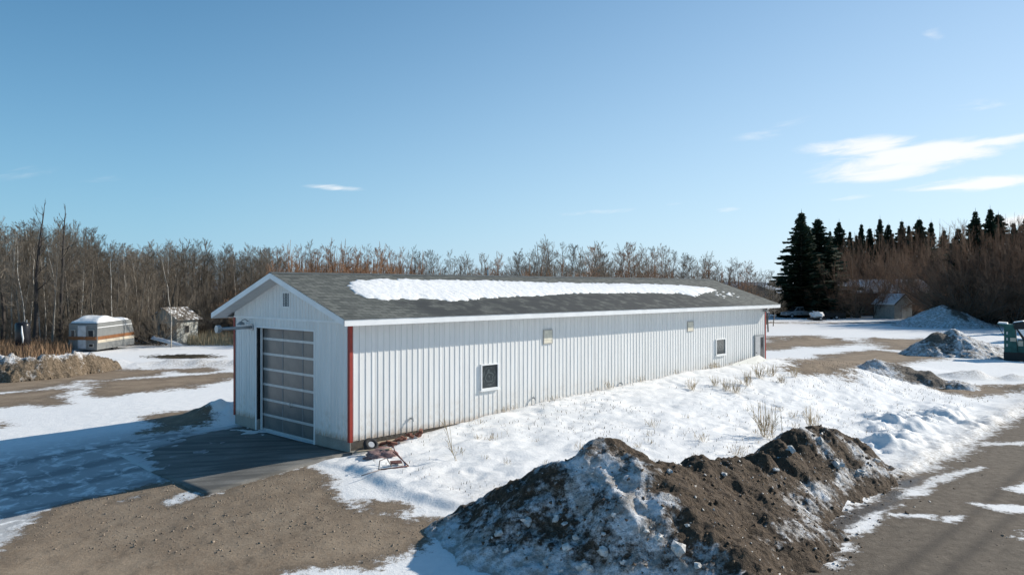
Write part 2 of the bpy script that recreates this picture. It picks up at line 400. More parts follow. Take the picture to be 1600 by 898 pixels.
def shingle_mat():
    m = M_('asphalt_shingle'); P = m.coord()
    br = m.n('ShaderNodeTexBrick', offset=.37); br.inputs['Scale'].default_value = 1
    br.inputs['Brick Width'].default_value = .31; br.inputs['Row Height'].default_value = .145; br.inputs['Mortar Size'].default_value = .012
    br.inputs['Color1'].default_value = (0, 0, 0, 1); br.inputs['Color2'].default_value = (1, 1, 1, 1); br.inputs['Mortar'].default_value = (.0, .0, .0, 1)
    uvn = m.n('ShaderNodeUVMap'); m.L(uvn.outputs[0], br.inputs['Vector'])
    t = m.n('ShaderNodeSeparateColor'); m.L(br.outputs['Color'], t.inputs[0])
    f = m.math('ADD', m.math('MULTIPLY', t.outputs[0], .6), m.math('MULTIPLY', m.noise(3, 5, .7), .6))
    c = m.mix(m.ramp(f, .1, .95), (.062, .071, .070), (.150, .160, .150))
    c = m.mix(m.math('MULTIPLY', br.outputs['Fac'], .7), c, (.035, .04, .04))
    c = m.mix(m.math('MULTIPLY', m.attr('wet'), m.ramp(m.noise(2, 5), .3, .55)), c, (.04, .046, .05))
    m.col(c).rough(.85).bump(m.noise(60, 3), .3, .004); return m.m
MAT['shingle'] = shingle_mat()
def snow_mat(name='snow', a=(.81, .815, .815), b=(.89, .89, .88), sc=6, d=.03):
    m = M_(name); P = m.geo(); n = m.noise(sc, 6, .65, P)
    m.col(m.mix(m.ramp(n, .3, .7), a, b)).rough(.6).bump(m.math('ADD', n, m.math('MULTIPLY', m.noise(sc*5, 3, .6, P), .4)), .6, d); return m.m
MAT['snow'] = snow_mat()
MAT['chunk'] = snow_mat('snow_chunk', (.36, .345, .32), (.70, .70, .69), 9, .04)

# ---------------------------------------------------------------- the ground, one sheet to the horizon
def axis(lo, hi, fine, segs):
    """coordinates: fine between lo and hi, growing outwards"""
    c = list(np.arange(lo, hi, fine)); s = fine; x = hi
    while x < segs[1]: c.append(x); s *= 1.045; x += s
    c.append(segs[1]); s = fine; x = lo-fine
    pre = []
    while x > segs[0]: pre.append(x); s *= 1.045; x -= s
    return np.array([segs[0]]+pre[::-1]+c)
gx = axis(-15, 19, .085, (-2600, 2600)); gy = axis(13.0, 33, .085, (-60, 3200))
GX, GY = np.meshgrid(gx, gy)
shape = GX.shape; X = GX.ravel(); Y = GY.ravel()
Z = H(X, Y)
def field(polys, w, dist_scale=True):
    """soft field in -1..1, positive inside any of the polygons"""
    out = np.full(X.shape, -1.0)
    for P in polys:
        px = [p[0] for p in P]; py = [p[1] for p in P]
        m = (X > min(px)-6) & (X < max(px)+6) & (Y > min(py)-6) & (Y < max(py)+6)
        s = sdpoly(X[m], Y[m], P)
        wv = w if not dist_scale else w*max(1, (sum(py)/len(py))/14)
        out[m] = np.maximum(out[m], np.clip(s/wv, -1, 1))
    return out
bare_px = [
 [(-700, 1300), (-200, 960), (0, 858), (30, 842), (48, 830), (34, 824), (48, 806), (95, 788), (160, 772), (225, 758), (290, 750), (335, 768), (480, 727), (500, 740), (530, 772), (575, 798), (640, 812), (700, 810), (690, 836), (650, 864), (560, 886), (480, 895), (380, 925), (300, 1300)],
 [(-60, 600), (0, 592), (48, 582), (133, 580), (256, 578), (237, 585), (161, 592), (123, 592), (59, 606), (0, 611), (-60, 620)],
 [(166, 594), (237, 593), (340, 584), (370, 587), (285, 604), (166, 618), (145, 616)],
 [(-50, 625), (0, 616), (59, 610), (114, 609), (83, 620), (107, 630), (81, 636), (47, 630), (0, 637), (-50, 640)],
 [(298, 577), (319, 575), (318, 580), (302, 580)],
 [(228, 676), (232, 650), (262, 642), (325, 640), (330, 664), (285, 671)],
 [(0, 655), (20, 658), (0, 668)],
 [(1750, 590), (1600, 652), (1530, 692), (1440, 742), (1400, 752), (1330, 795), (1260, 835), (1220, 865), (1225, 1000), (2600, 1000), (2600, 600)],
 [(1196, 539), (1227, 531), (1290, 529), (1332, 535), (1272, 541), (1243, 539), (1201, 545)],
 [(1200, 527), (1270, 525), (1260, 528), (1205, 529)],
 [(1358, 530), (1445, 531), (1432, 541), (1403, 546), (1387, 537)],
 [(1255, 573), (1298, 556), (1369, 548), (1416, 553), (1458, 558), (1403, 564), (1316, 570), (1303, 582), (1264, 580)],
 [(1442, 595), (1508, 593), (1700, 598), (1700, 605), (1469, 604)],
 [(548, 782), (590, 778), (640, 792), (615, 803), (575, 797)],
]
snow_px = [
 [(1321, 831), (1355, 805), (1410, 788), (1376, 801), (1366, 820), (1331, 838)], [(1380, 800), (1451, 804), (1455, 809), (1395, 806)],
 [(1405, 778), (1451, 744), (1534, 729), (1489, 748), (1428, 776)], [(1526, 786), (1600, 789), (1680, 795), (1680, 806), (1564, 796)],
 [(1579, 838), (1640, 815), (1640, 856)], [(1575, 763), (1640, 745), (1640, 780)], [(1268, 858), (1330, 846), (1335, 859), (1290, 866)],
 [(262, 782), (285, 772), (302, 771), (298, 776), (270, 785)], [(216, 776), (190, 782), (216, 773)], [(1480, 808), (1500, 806), (1500, 812), (1482, 813)],
 [(1530, 690), (1600, 690), (1600, 695), (1535, 696)], [(1293, 882), (1315, 872), (1308, 884)],
]
bare = field([gpoly(p) for p in bare_px], .8)
add = field([gpoly(p) for p in snow_px], .75, False)
ffar = sst(30, 40, Y)
bare = np.where(bare > -.99, bare+.3*ffar, bare)
bare = np.where(add > -1, np.minimum(bare, -add*1.1-.06), bare)
U_, V_ = xy2uv(X, Y)
# forest floor: leaf litter showing through thin snow
fl = (Y > 60)*(X < -.27*Y)*sst(58, 70, Y-.25*(X+30))
bare = np.maximum(bare, -1+1.12*fl)
bare = np.maximum(bare, -1+1.05*sst(8, 2, np.abs(Y-108-.0*X))*(X > 35))
wet = np.maximum(0, field([gpoly([(1205, 898), (1225, 825), (1290, 785), (1390, 742), (1460, 738), (1430, 775), (1360, 825), (1310, 860), (1290, 898)])], .35, False))
ag = np.clip(1-np.abs(V_-4.2)/5.5, 0, 1)*sst(0, -2.5, U_)*sst(-26, -8, U_)
ice = np.clip(ag*2.2, 0, 1)
# wheel tracks run out from the door
trk = np.zeros_like(X)
for c in (2.6, 4.3, 5.6, 7.0):
    trk = np.maximum(trk, np.exp(-((V_-c-.0035*(U_*U_)*(1 if c > 4 else -.3)+.25*np.sin(U_*.5+c))/.24)**2))
ice = np.clip(ice*(.7+.6*trk), 0, 1)
grime = np.clip(.75*np.exp(-((V_+12.2)/1.0)**2)*(U_ > 10) + .85*np.exp(-((X+20)/5.)**2)*np.exp(-((Y-49.5)/2.0)**2)
                + .8*seg_ridge(X, Y, (24.5, 43.2), (40, 43.6), .7)*(X > 23) + .6*seg_ridge(X, Y, (24.5, 39.6), (40, 39.4), .6)
                + .8*np.exp(-((U_-.2)**2/1.5+(V_+10)**2/22.))
                + .55*sst(.8, .1, -V_)*(V_ < .3)*(U_ > 0)*(U_ < 27), 0, 1)
road = sst(-11.6, -12.6, V_)*(U_ > -4)*sst(-3.5, 0, U_)
track = np.zeros_like(X)
for c in (-14.4, -15.15, -17.4, -19.0):
    track = np.maximum(track, np.exp(-((V_-c+.05*np.sin(U_*.4+c))/.16)**2)*sst(-2, 3, U_))
for (pa, pb) in (((120, 900), (330, 790)), ((190, 905), (390, 800)), ((330, 905), (520, 800)), ((20, 880), (230, 800))):
    track = np.maximum(track, .55*seg_ridge(X, Y, ground_at(*pa), ground_at(*pb), .14)*(.5+.5*np.sign(np.sin(X*19+Y*7))))
ny, nx = shape
idx = np.arange(nx*ny).reshape(ny, nx)
F = np.stack([idx[:-1, :-1], idx[:-1, 1:], idx[1:, 1:], idx[1:, :-1]], -1).reshape(-1, 4)
gme = np_mesh('ground', np.stack([X, Y, Z], -1), F, {'bare': bare, 'wet': wet, 'ice': ice, 'grime': grime, 'road': road, 'track': track})
ground = tag(link('ground', gme, MAT['ground'], None, True), 'snow covered yard with bare brown gravel patches', None, None, 'structure')

# low hills at the horizon
mb = MB(); n = 60
for k in range(n+1):
    a = math.pi*(.1+.8*k/n); r = 1500
    hgt = 14+10*float(fbm(np.array([k*.21]), np.array([3.]), 1, 3, 91)[0])
    mb.v += [(r*math.cos(a), r*math.sin(a), -2), (1.15*r*math.cos(a), 1.15*r*math.sin(a), hgt), (1.5*r*math.cos(a), 1.5*r*math.sin(a), hgt*.9)]
for k in range(n):
    for j in (0, 1): mb.f.append((3*k+j, 3*k+3+j, 3*k+4+j, 3*k+1+j))
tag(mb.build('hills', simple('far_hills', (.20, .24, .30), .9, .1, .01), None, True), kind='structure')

# ---------------------------------------------------------------- the long building (local x along the long wall, y across, z up)
B = empty('storage_building', (CX, CY, 0), ANG)
tag(B, 'long white ribbed steel building with grey shingle roof and red corner trim', 'building')
ZS, ZE, OV = .38, 3.93, .62                # siding foot, eave height, overhang
RZ = 5.48; SL = (RZ-4.07)/(BW/2+OV)        # ridge height, roof slope
def siding(width, ribs, z0, z1, topf=None, rh=.017):
    """ribbed sheet lying in the xz plane, outside towards -y; topf(x) gives a raked top"""
    p = []; s = width/ribs
    for k in range(ribs):
        x0 = k*s
        p += [(x0+.004 if k == 0 else x0, 0), (x0+s*.5-.026, 0), (x0+s*.5-.014, -rh), (x0+s*.5+.012, -rh), (x0+s*.5+.024, 0)]
    p.append((width-.004, 0))
    mb = MB(); o = 0
    for (x, y) in p: mb.v.append((x, y, z0))
    for (x, y) in p: mb.v.append((x, y, z1 if topf is None else topf(x)))
    n = len(p); mb.f = [(i, i+1, n+i+1, n+i) for i in range(n-1)]
    # lap lip along the right edge
    mb.add([(width-.004, 0, z0), (width-.004, .02, z0), (width-.004, .02, z1 if topf is None else topf(width)), (width-.004, 0, z1 if topf is None else topf(width))], [(0, 1, 2, 3)])
    return mb
PW = BL/30
pan = siding(PW, 4, ZS, ZE+.05).build('siding_panel', MAT['siding'], B); pan.location = (0, -.012, 0)
for k in range(1, 30):
    c = pan.copy(); COL.objects.link(c); c.location = (k*PW, -.012 - .0015*(k % 2), 0)
core = MB().box(.02, BL-.02, .0, .02, .1, ZE+.02).box(.02, BL-.02, BW-.02, BW, .1, ZE+.02).box(BL-.02, BL, .0, BW, .1, ZE+.02)
core.prism([(BL, 0, ZE), (BL, BW, ZE), (BL, BW/2, RZ-.12)], (-.02, 0, 0), (0, 0, 0))
core.build('wall', MAT['siding'], B)
DV0, DV1, DZ = 1.97, 5.69, 3.60            # door opening
# gable panels: drawn along x then turned to run along y; outside towards -x
def gable_panel(v0, v1, z0, z1, topf=None, ribs=None, dx=0):
    w = v1-v0; ribs = ribs or max(1, round(w/.2))
    mb = siding(w, ribs, z0, z1, None if topf is None else (lambda x: topf(v1-x)), .016)
    o = mb.build('siding_panel', MAT['siding'], B); o.rotation_euler = (0, 0, -math.pi/2); o.location = (-.012+dx, v1, 0); return o
for a, b in ((0.05, 1.0), (1.0, DV0-.05), (DV1+.05, 6.5), (6.5, BW-.05)): gable_panel(a, b, ZS, ZE-.02)
gable_panel(DV0-.05, DV1+.05, DZ+.05, ZE-.02)
rake = lambda y: RZ - .16 - SL*abs(y-BW/2)
for k in range(8):
    a, b = .0+k*BW/8, (k+1)*BW/8
    gable_panel(a, b, ZE+.05, ZE+.06, rake, None, -.012)
MB().box(-.05, -.012, 0, BW, ZE-.02, ZE+.05).build('ledge_trim', MAT['trim_white'], B)
# concrete foundation, door piers
MB().box(.0, BL, .0, .16, -.8, ZS+.02).box(.0, .2, .16, DV0-.02, -.8, ZS+.02).box(.0, .2, DV1+.02, BW-.16, -.8, ZS+.02)\
    .box(0, BL, BW-.16, BW, -.8, ZS+.02).box(BL-.2, BL, .16, BW-.16, -.8, ZS+.02).build('foundation', MAT['concrete'], B)
MB().box(.004, .3, DV0-.3, DV0, ZS, DZ+.3).box(.004, .3, DV1, DV1+.3, ZS, DZ+.3).box(.004, .3, DV0-.3, DV1+.3, DZ, ZE).build('door_frame', MAT['dark'], B)
MB().box(-.03, .01, DV0-.06, DV0, .0, DZ).box(-.03, .01, DV1, DV1+.06, .0, DZ).box(-.03, .01, DV0-.06, DV1+.06, DZ, DZ+.06).build('door_casing', MAT['trim_white'], B)
# red corner trims
for (x, y, sx, sy) in ((0, 0, 1, 1), (0, BW, 1, -1), (BL, 0, -1, 1), (BL, BW, -1, -1)):
    m_ = MB(); x0, x1 = sorted((x-sx*.045, x+sx*.065)); y0, y1 = sorted((y-sy*.045, y-sy*.028)); m_.box(x0, x1, y0, y1, ZS-.02, ZE+.03)
    x0, x1 = sorted((x-sx*.045, x-sx*.028)); y0, y1 = sorted((y-sy*.028, y+sy*.07)); m_.box(x0, x1, y0, y1, ZS-.02, ZE+.03)
    m_.build('corner_trim', MAT['red'], B)
# overhead door: seven sections of three panels between rails
D = empty('garage_door', (.2, 0, 0)); D.parent = B
nr, nc = 7, 3; rh = (DZ+.12)/nr; y0, y1 = DV0-.02, DV1+.02
cs = [y0+.04, y0+.04+(y1-y0)*.27, y0+.04+(y1-y0)*.61, y1-.04]
pm = {}
for r in range(nr):
    for c in range(nc):
        z0 = .02+r*rh
        w = cs[c+1]-cs[c]-.05
        if c not in pm: pm[c] = MB().box(0, .03, 0, w, .04, rh-.04)
        o = pm[c].build('panel', MAT['door_panel'], D) if r == 0 else pm[c].o.copy()
        if r == 0: pm[c].o = o
        else: COL.objects.link(o)
        o.location = (.012, cs[c]+.025, z0)
rail0 = None
for r in range(nr+1):
    if rail0 is None: rail0 = o = MB().box(0, .045, y0, y1, -.035, .045).build('rail', MAT['door_rail'], D)
    else: o = rail0.copy(); COL.objects.link(o)
    o.location = (-.006, 0, .035+r*rh if r == 0 else .02+r*rh)
for y in cs: MB().box(.004, .04, y-.022, y+.022, .08, DZ+.1).build('stile', simple('dark_stile', (.2, .21, .22), .5, .1, 6) if 'dark_stile' not in bpy.data.materials else bpy.data.materials['dark_stile'], D)
for y in (DV0+.03, DV1-.10): MB().box(-.08, -.03, y, y+.07, .0, DZ-.02).build('track', MAT['trim_white'], D)
hd_ = MB().tube([(-.0, 3.7, 1.0), (-.06, 3.7, 1.0), (-.06, 3.7, 1.14), (-.0, 3.7, 1.14)], .014, 6).build('handle', MAT['grey_metal'], D)
# roof: stepped shingle courses on both slopes
COURSE = .145
def slope_pt(x, t, side, off=0):           # t = distance down the slope from the ridge (plan), side 0 = sunny long side
    y = BW/2-t if side == 0 else BW/2+t
    return (x, y, RZ-SL*t+off)
cosS = 1/math.sqrt(1+SL*SL); run = BW/2+OV; ncs = int(run/cosS/COURSE)+1
snow_out = [(539,446),(545,441),(562,437.5),(600,436),(700,437.5),(800,439),(837,440.5),(941,443),(1010,443),(1067,446),(1105,448.5),(1120,453.5),(1099,459),(1085,463.5),(1062,459),(987,458),(924,459),(875,460),(823,463),(775,466),(712,471),(662,468),(600,470),(570,466),(550,456)]
def roof_hit(px, py):
    """the point of the sunny roof plane on a photo sight line, as (x along, t down)"""
    d = ((px-800)/1200, 1.0, (449-py)/1200)
    # plane: z = RZ - SL*(BW/2 - v)
    du, dv = d[0]*UX+d[1]*UY, d[0]*VX+d[1]*VY
    ou, ov = xy2uv(0, 0)
    s = (RZ-SL*BW/2+SL*ov-5.0)/(d[2]-SL*dv)
    return ou+s*du, BW/2-(ov+s*dv)
RS = [roof_hit(*p) for p in snow_out]
for side in (0, 1):
    xs = np.linspace(-OV, BL+OV, 171 if side == 0 else 3); V = []; Fc = []; UVs = []; WT = []
    rng = np.random.RandomState(3+side)
    for k in range(ncs):
        t0, t1 = k*COURSE*cosS, min((k+1)*COURSE*cosS+.012, run+.02)
        o = len(V); jit = rng.uniform(-.004, .004, len(xs)); thick = .010
        for i, x in enumerate(xs):
            for (t, h) in ((t0, .004), (t1+jit[i], .004+thick), (t1+jit[i], .0)):
                V.append(slope_pt(x, t, side, h)); UVs.append((x+k*.11, t/cosS+.002 if t == t0 else (k+1)*COURSE-.003))
                WT.append(t)
        for i in range(len(xs)-1):
            for j in (0, 1):
                q = (o+3*i+j, o+3*(i+1)+j, o+3*(i+1)+j+1, o+3*i+j+1)
                Fc.append(q[::-1] if side == 0 else q)
    Va = np.array(V)
    wetv = np.zeros(len(V))
    if side == 0:
        tt = np.array(WT); lo = [p for p in RS[11:]]; lx = np.array([p[0] for p in lo])[::-1]; lt = np.array([p[1] for p in lo])[::-1]
        od = np.argsort(lx); edge = np.interp(Va[:, 0], lx[od], lt[od])
        wetv = sst(-.2, .25, tt-edge)*sst(lx.min()-.1, lx.min()+1.6, Va[:, 0]-.35*(tt-edge))*sst(24.5, 21.5, Va[:, 0])
    me = np_mesh('roof_shingles', Va, Fc, {'wet': wetv})
    uvl = me.uv_layers.new(name='UVMap'); ua = np.array(UVs, np.float32); li = np.zeros(len(me.loops), np.int32); me.loops.foreach_get('vertex_index', li)
    uvl.data.foreach_set('uv', ua[li].ravel())
    link('roof_shingles', me, MAT['shingle'], B)
MB().prism([(-OV, BW/2-.16, RZ-.16*SL+.018), (-OV, BW/2, RZ+.03), (-OV, BW/2+.16, RZ-.16*SL+.018), (-OV, BW/2, RZ-.02)], (0, 0, 0), (BL+2*OV, 0, 0)).build('ridge_cap', simple('ridge_cap', (.09, .10, .10), .85, .2, 4), B)
# roof deck, fascias, soffits
for s, nm in ((1, 0), (-1, 1)):
    yE = -OV if nm == 0 else BW+OV
    zE = RZ-SL*run
    MB().prism([(-OV+.03, BW/2, RZ-.015), (-OV+.03, yE+s*.03, zE-.01+SL*.03), (-OV+.03, yE+s*.03, zE-.05+SL*.03), (-OV+.03, BW/2, RZ-.06)], (0, 0, 0), (BL+2*OV-.06, 0, 0)).build('roof_deck', MAT['grey_metal'], B)
    a, b = sorted((yE, yE+s*.03)); MB().box(-OV, BL+OV, a, b, zE-.19, zE-.004).build('fascia', MAT['trim_white'], B)
    a, b = sorted((yE+s*.032, 0 if nm == 0 else BW)); MB().box(-.02, BL+.02, a, b, zE-.17, zE-.15).build('soffit', MAT['soffit'], B)
    for xe, xi in ((-OV, -OV+.03), (BL+OV-.03, BL+OV)):
        MB().prism([(xe, BW/2, RZ-.004), (xe, yE, zE-.004), (xe, yE, zE-.19), (xe, BW/2, RZ-.19)], (0, 0, 0), (xi-xe, 0, 0)).build('rake_board', MAT['trim_white'], B)
    for xe, xi in ((-OV+.03, -.02), (BL+.02, BL+OV-.03)):
        MB().prism([(xe, BW/2, RZ-.15), (xe, yE+s*.03, zE-.15+SL*.03), (xe, yE+s*.03, zE-.17+SL*.03), (xe, BW/2, RZ-.17)], (0, 0, 0), (xi-xe, 0, 0)).build('rake_soffit', MAT['soffit'], B)
# gable vent
gv = MB().box(-.055, -.02, 3.38, 3.43, 4.32, 4.86).box(-.055, -.02, 3.83, 3.88, 4.32, 4.86).box(-.055, -.02, 3.43, 3.83, 4.32, 4.37).box(-.055, -.02, 3.43, 3.83, 4.81, 4.86).build('gable_vent', MAT['trim_white'], B)
MB().box(-.03, -.022, 3.43, 3.83, 4.37, 4.81).build('vent_back', MAT['dark'], gv)
for k in range(8):
    z = 4.385+k*.053; MB().hexa([(-.05, 3.43, z), (-.05, 3.83, z), (-.03, 3.83, z+.03), (-.03, 3.43, z+.03), (-.05, 3.43, z+.008), (-.05, 3.83, z+.008), (-.03, 3.83, z+.04), (-.03, 3.43, z+.04)]).build('slat', MAT['grey_metal'], gv)
# exhaust pipe out of the gable, lamp above it
pv, pz = 5.98, 3.60
ep = MB().tube([(-.03, pv, pz), (-1.2, pv, pz-.02)], .055, 14).build('exhaust_pipe', MAT['steel'], B, True)
MB().tube([(-.03, pv, pz), (-.055, pv, pz)], .12, 16).build('flange', MAT['steel'], ep)
MB().tube([(-1.14, pv, pz-.02), (-1.2, pv, pz-.02), (-1.33, pv, pz-.02)], [.06, .13, .13], 16).build('pipe_cap', MAT['steel'], ep)
lm = MB().tube([(-.03, 6.25, 3.80), (-.16, 6.25, 3.88), (-.26, 6.25, 3.84), (-.3, 6.25, 3.78)], .018, 8).build('gable_lamp', MAT['grey_metal'], B, True)
MB().tube([(-.30, 6.25, 3.80), (-.30, 6.25, 3.76), (-.30, 6.25, 3.68)], [.04, .10, .15], 14).build('lamp_shade', MAT['grey_metal'], lm)
# windows, vents and door of the long wall (x0,x1,z0,z1)
def wall_s(px): return (23*1405/(1952-px)-23)/.7214
def wall_z(px, py): return 5-(py-449)/1200*(23*1405/(1952-px))
def window(px0, px1, pyt, pyb):
    x0, x1 = wall_s(px0), wall_s(px1); pm_ = (px0+px1)/2
    zt, zb = wall_z(px0, pyt), wall_z(px0, pyb); f = .048
    w = MB().box(x0, x0+f, -.085, -.01, zb, zt).box(x1-f, x1, -.085, -.01, zb, zt).box(x0+f, x1-f, -.085, -.01, zt-f, zt).box(x0+f, x1-f, -.085, -.01, zb, zb+f).build('window', MAT['trim_white'], B)
    MB().box(x0+f, x1-f, -.045, -.035, zb+f, zt-f).build('pane', MAT['glass'], w)
    MB().box(x0-.04, x1+.04, -.11, -.01, zb-.05, zb-.003).build('sill', MAT['trim_white'], w)
    return w
window(749.5, 777, 569, 609); window(1117, 1132, 529.5, 555)
MAT['cream'] = simple('cream_louvre', (.70, .65, .53), .5, .1, 6); MAT['tan_frame'] = simple('tan_frame', (.42, .40, .36), .6, .15, 6)
def wall_vent(px0, px1, pyt, pyb):
    x0, x1 = wall_s(px0), wall_s(px1); zt, zb = wall_z(px0, pyt), wall_z(px0, pyb); f = .04
    w = MB().box(x0, x0+f, -.055, -.01, zb, zt).box(x1-f, x1, -.055, -.01, zb, zt).box(x0+f, x1-f, -.055, -.01, zt-f, zt).box(x0+f, x1-f, -.055, -.01, zb, zb+f).build('wall_vent', MAT['tan_frame'], B)
    n = 4; h = (zt-zb-2*f)/n
    for k in range(n):
        z = zb+f+k*h; MB().hexa([(x0+f, -.052, z), (x1-f, -.052, z), (x1-f, -.03, z+.01), (x0+f, -.03, z+.01), (x0+f, -.042, z+h), (x1-f, -.042, z+h), (x1-f, -.03, z+h), (x0+f, -.03, z+h)]).build('slat', MAT['cream'], w)
wall_vent(848, 862, 515, 537.5); wall_vent(1073, 1082.5, 502, 518)
x0, x1 = wall_s(1178.5), wall_s(1191); dr = MB().box(x0, x1, -.075, -.01, .55, 2.35).build('side_door', MAT['steel'], B)
MB().box(x0-.07, x0, -.09, -.01, .55, 2.42).box(x1, x1+.07, -.09, -.01, .55, 2.42).box(x0, x1, -.09, -.01, 2.35, 2.42).build('frame', MAT['grey_metal'], dr)
MB().box(x0+.62*(x1-x0), x1-.04, -.083, -.0752, .7, 2.28).build('pane', MAT['plain_glass'], dr)
MB().tube([(x0+.1, -.076, 1.45), (x0+.1, -.12, 1.45)], .03, 8).build('handle', MAT['grey_metal'], dr)
xl = BL-.25; sl_ = MB().box(xl-.09, xl+.09, -.16, -.012, 3.68, 3.82).build('wall_lamp', MAT['grey_metal'], B)
MB().tube([(xl, -.16, 3.74), (xl, -.24, 3.70)], [.06, .09], 10).build('lamp_shade', MAT['grey_metal'], sl_)
for px, py in ((641, 653), (831.5, 621), (968, 598)):
    xx, zz = wall_s(px), wall_z(px, py)
    ob = MB().tube([(xx, -.01, zz), (xx, -.13, zz), (xx, -.16, zz-.08)], [.028, .028, .024], 8).build('wall_tap', MAT['grey_metal'], B)
    MB().tube([(xx, -.09, zz), (xx, -.09, zz+.07)], .014, 6).build('handle', MAT['grey_metal'], ob)
MB().tube([(9.6, BW/2+.25, RZ-.3), (9.6, BW/2+.25, RZ+.28)], .05, 10).build('roof_vent_pipe', MAT['steel'], B)

# snow left on the roof
us = np.arange(min(p[0] for p in RS)-.3, max(p[0] for p in RS)+1.2, .045); ts = np.arange(min(p[1] for p in RS)-.2, max(p[1] for p in RS)+.35, .04)
UU, TT = np.meshgrid(us, ts); sdv = sdpoly(UU, TT, RS)
sdv = sdv + .12*fbm(UU*1.0, TT*1.0, 2.2, 4, 71, .6) + .13*vnoise(UU*6.5, TT*.8, 75) + .07*vnoise(UU*13, TT*1.4, 79) - .02
for k in range(26):      # crumbs trailing off the far end
    cu, ct = RS[11][0]+random.uniform(-1.6, 1.1), RS[11][1]+random.uniform(.2, 1.4)
    sdv = np.maximum(sdv, random.uniform(.03, .1)-np.hypot((UU-cu)*.5, TT-ct))
th = .07*np.sqrt(np.clip(sdv/.5, 0, 1)) + np.clip(sdv*6, 0, 1)*(.012*fbm(UU, TT, 2.2, 3, 81, .6)+.013*fbm(UU, TT, 7.5, 3, 85, .7)) - np.where(sdv > 0, 0, .05)
th = np.where(sdv > 0, np.maximum(th, .012), th)
PT = np.stack([UU, BW/2-TT, RZ-SL*TT+th], -1).reshape(-1, 3)
ii = np.arange(UU.size).reshape(UU.shape); ok = sdv > 0
fm = (ok[:-1, :-1] | ok[1:, :-1] | ok[:-1, 1:] | ok[1:, 1:]).ravel()
Fq = np.stack([ii[:-1, :-1], ii[1:, :-1], ii[1:, 1:], ii[:-1, 1:]], -1).reshape(-1, 4)[fm]
rs = link('roof_snow', np_mesh('roof_snow', PT, Fq), MAT['snow'], None, True)
rs.location = (CX, CY, 0); rs.rotation_euler = (0, 0, ANG)
tag(rs, 'long white snow patch lying on the sunny slope of the shingle roof', 'snow patch')

# concrete apron in front of the door
AN = 24
V = []
us_ = np.linspace(-4.45, -.0, 22); vs_ = np.linspace(-.12, 7.1, 30); A_u, A_v = np.meshgrid(us_, vs_)
AXx, AYy = uv2xy(A_u, A_v)
zz = H(AXx, AYy, False)
zz = np.maximum(zz, -.068*np.abs(A_u)-.02) + .012 + .033*sst(3.2, 1.2, A_v)
PTs = np.stack([AXx, AYy, zz], -1).reshape(-1, 3); ii = np.arange(A_u.size).reshape(A_u.shape)
Fq = np.stack([ii[:-1, :-1], ii[1:, :-1], ii[1:, 1:], ii[:-1, 1:]], -1).reshape(-1, 4)
Ltop = PTs.copy(); Lbot = PTs.copy(); Lbot[:, 2] -= .4
ring = list(ii[0, :])+list(ii[1:, -1])+list(ii[-1, ::-1][1:])+list(ii[::-1, 0][1:-1]); nn = len(PTs)
side = [(ring[k], ring[(k+1) % len(ring)], ring[(k+1) % len(ring)]+nn, ring[k]+nn) for k in range(len(ring))]
def apron_mat():
    m = M_('apron'); P = m.geo()
    n = m.noise(.6, 6, .65, P); n2 = m.noise(11, 4, .6, P)
    c = m.mix(m.ramp(n, .3, .7), (.135, .128, .115), (.22, .21, .19)); c = m.mix(m.ramp(n2, .5, .75, 0, .3), c, (.34, .32, .29))
    mp = m.n('ShaderNodeMapping'); mp.inputs['Rotation'].default_value = (0, 0, -ANG); mp.inputs['Scale'].default_value = (.35, 2.6, 1); m.L(P, mp.inputs[0])
    st = m.n('ShaderNodeTexNoise'); st.inputs['Scale'].default_value = 1.1; st.inputs['Detail'].default_value = 5; m.L(mp.outputs[0], st.inputs['Vector'])
    c = m.mix(m.ramp(st.outputs['Fac'], .42, .62, 0, .8), c, (.10, .095, .085))
    ic = m.math('ADD', m.attr('icy'), m.math('MULTIPLY', m.math('SUBTRACT', m.noise(1.0, 6, .65, P), .5), 1.7))
    c = m.mix(m.ramp(ic, .42, .62), c, (.55, .56, .57))
    m.col(c).rough(.75).bump(n2, .25, .006); return m.m
icy = (.75*sst(1.6, 4.5, A_v)*sst(-3.3, -4.5, A_u) + .9*sst(6.3, 7.1, A_v) + .2*sst(4, 7, A_v)).ravel()
me = np_mesh('apron', np.vstack([Ltop, Lbot]), np.vstack([Fq, np.array(side)]), {'icy': np.concatenate([icy, icy])})
tag(link('apron', me, apron_mat(), None), 'concrete apron slab before the overhead door', None, None, 'structure')
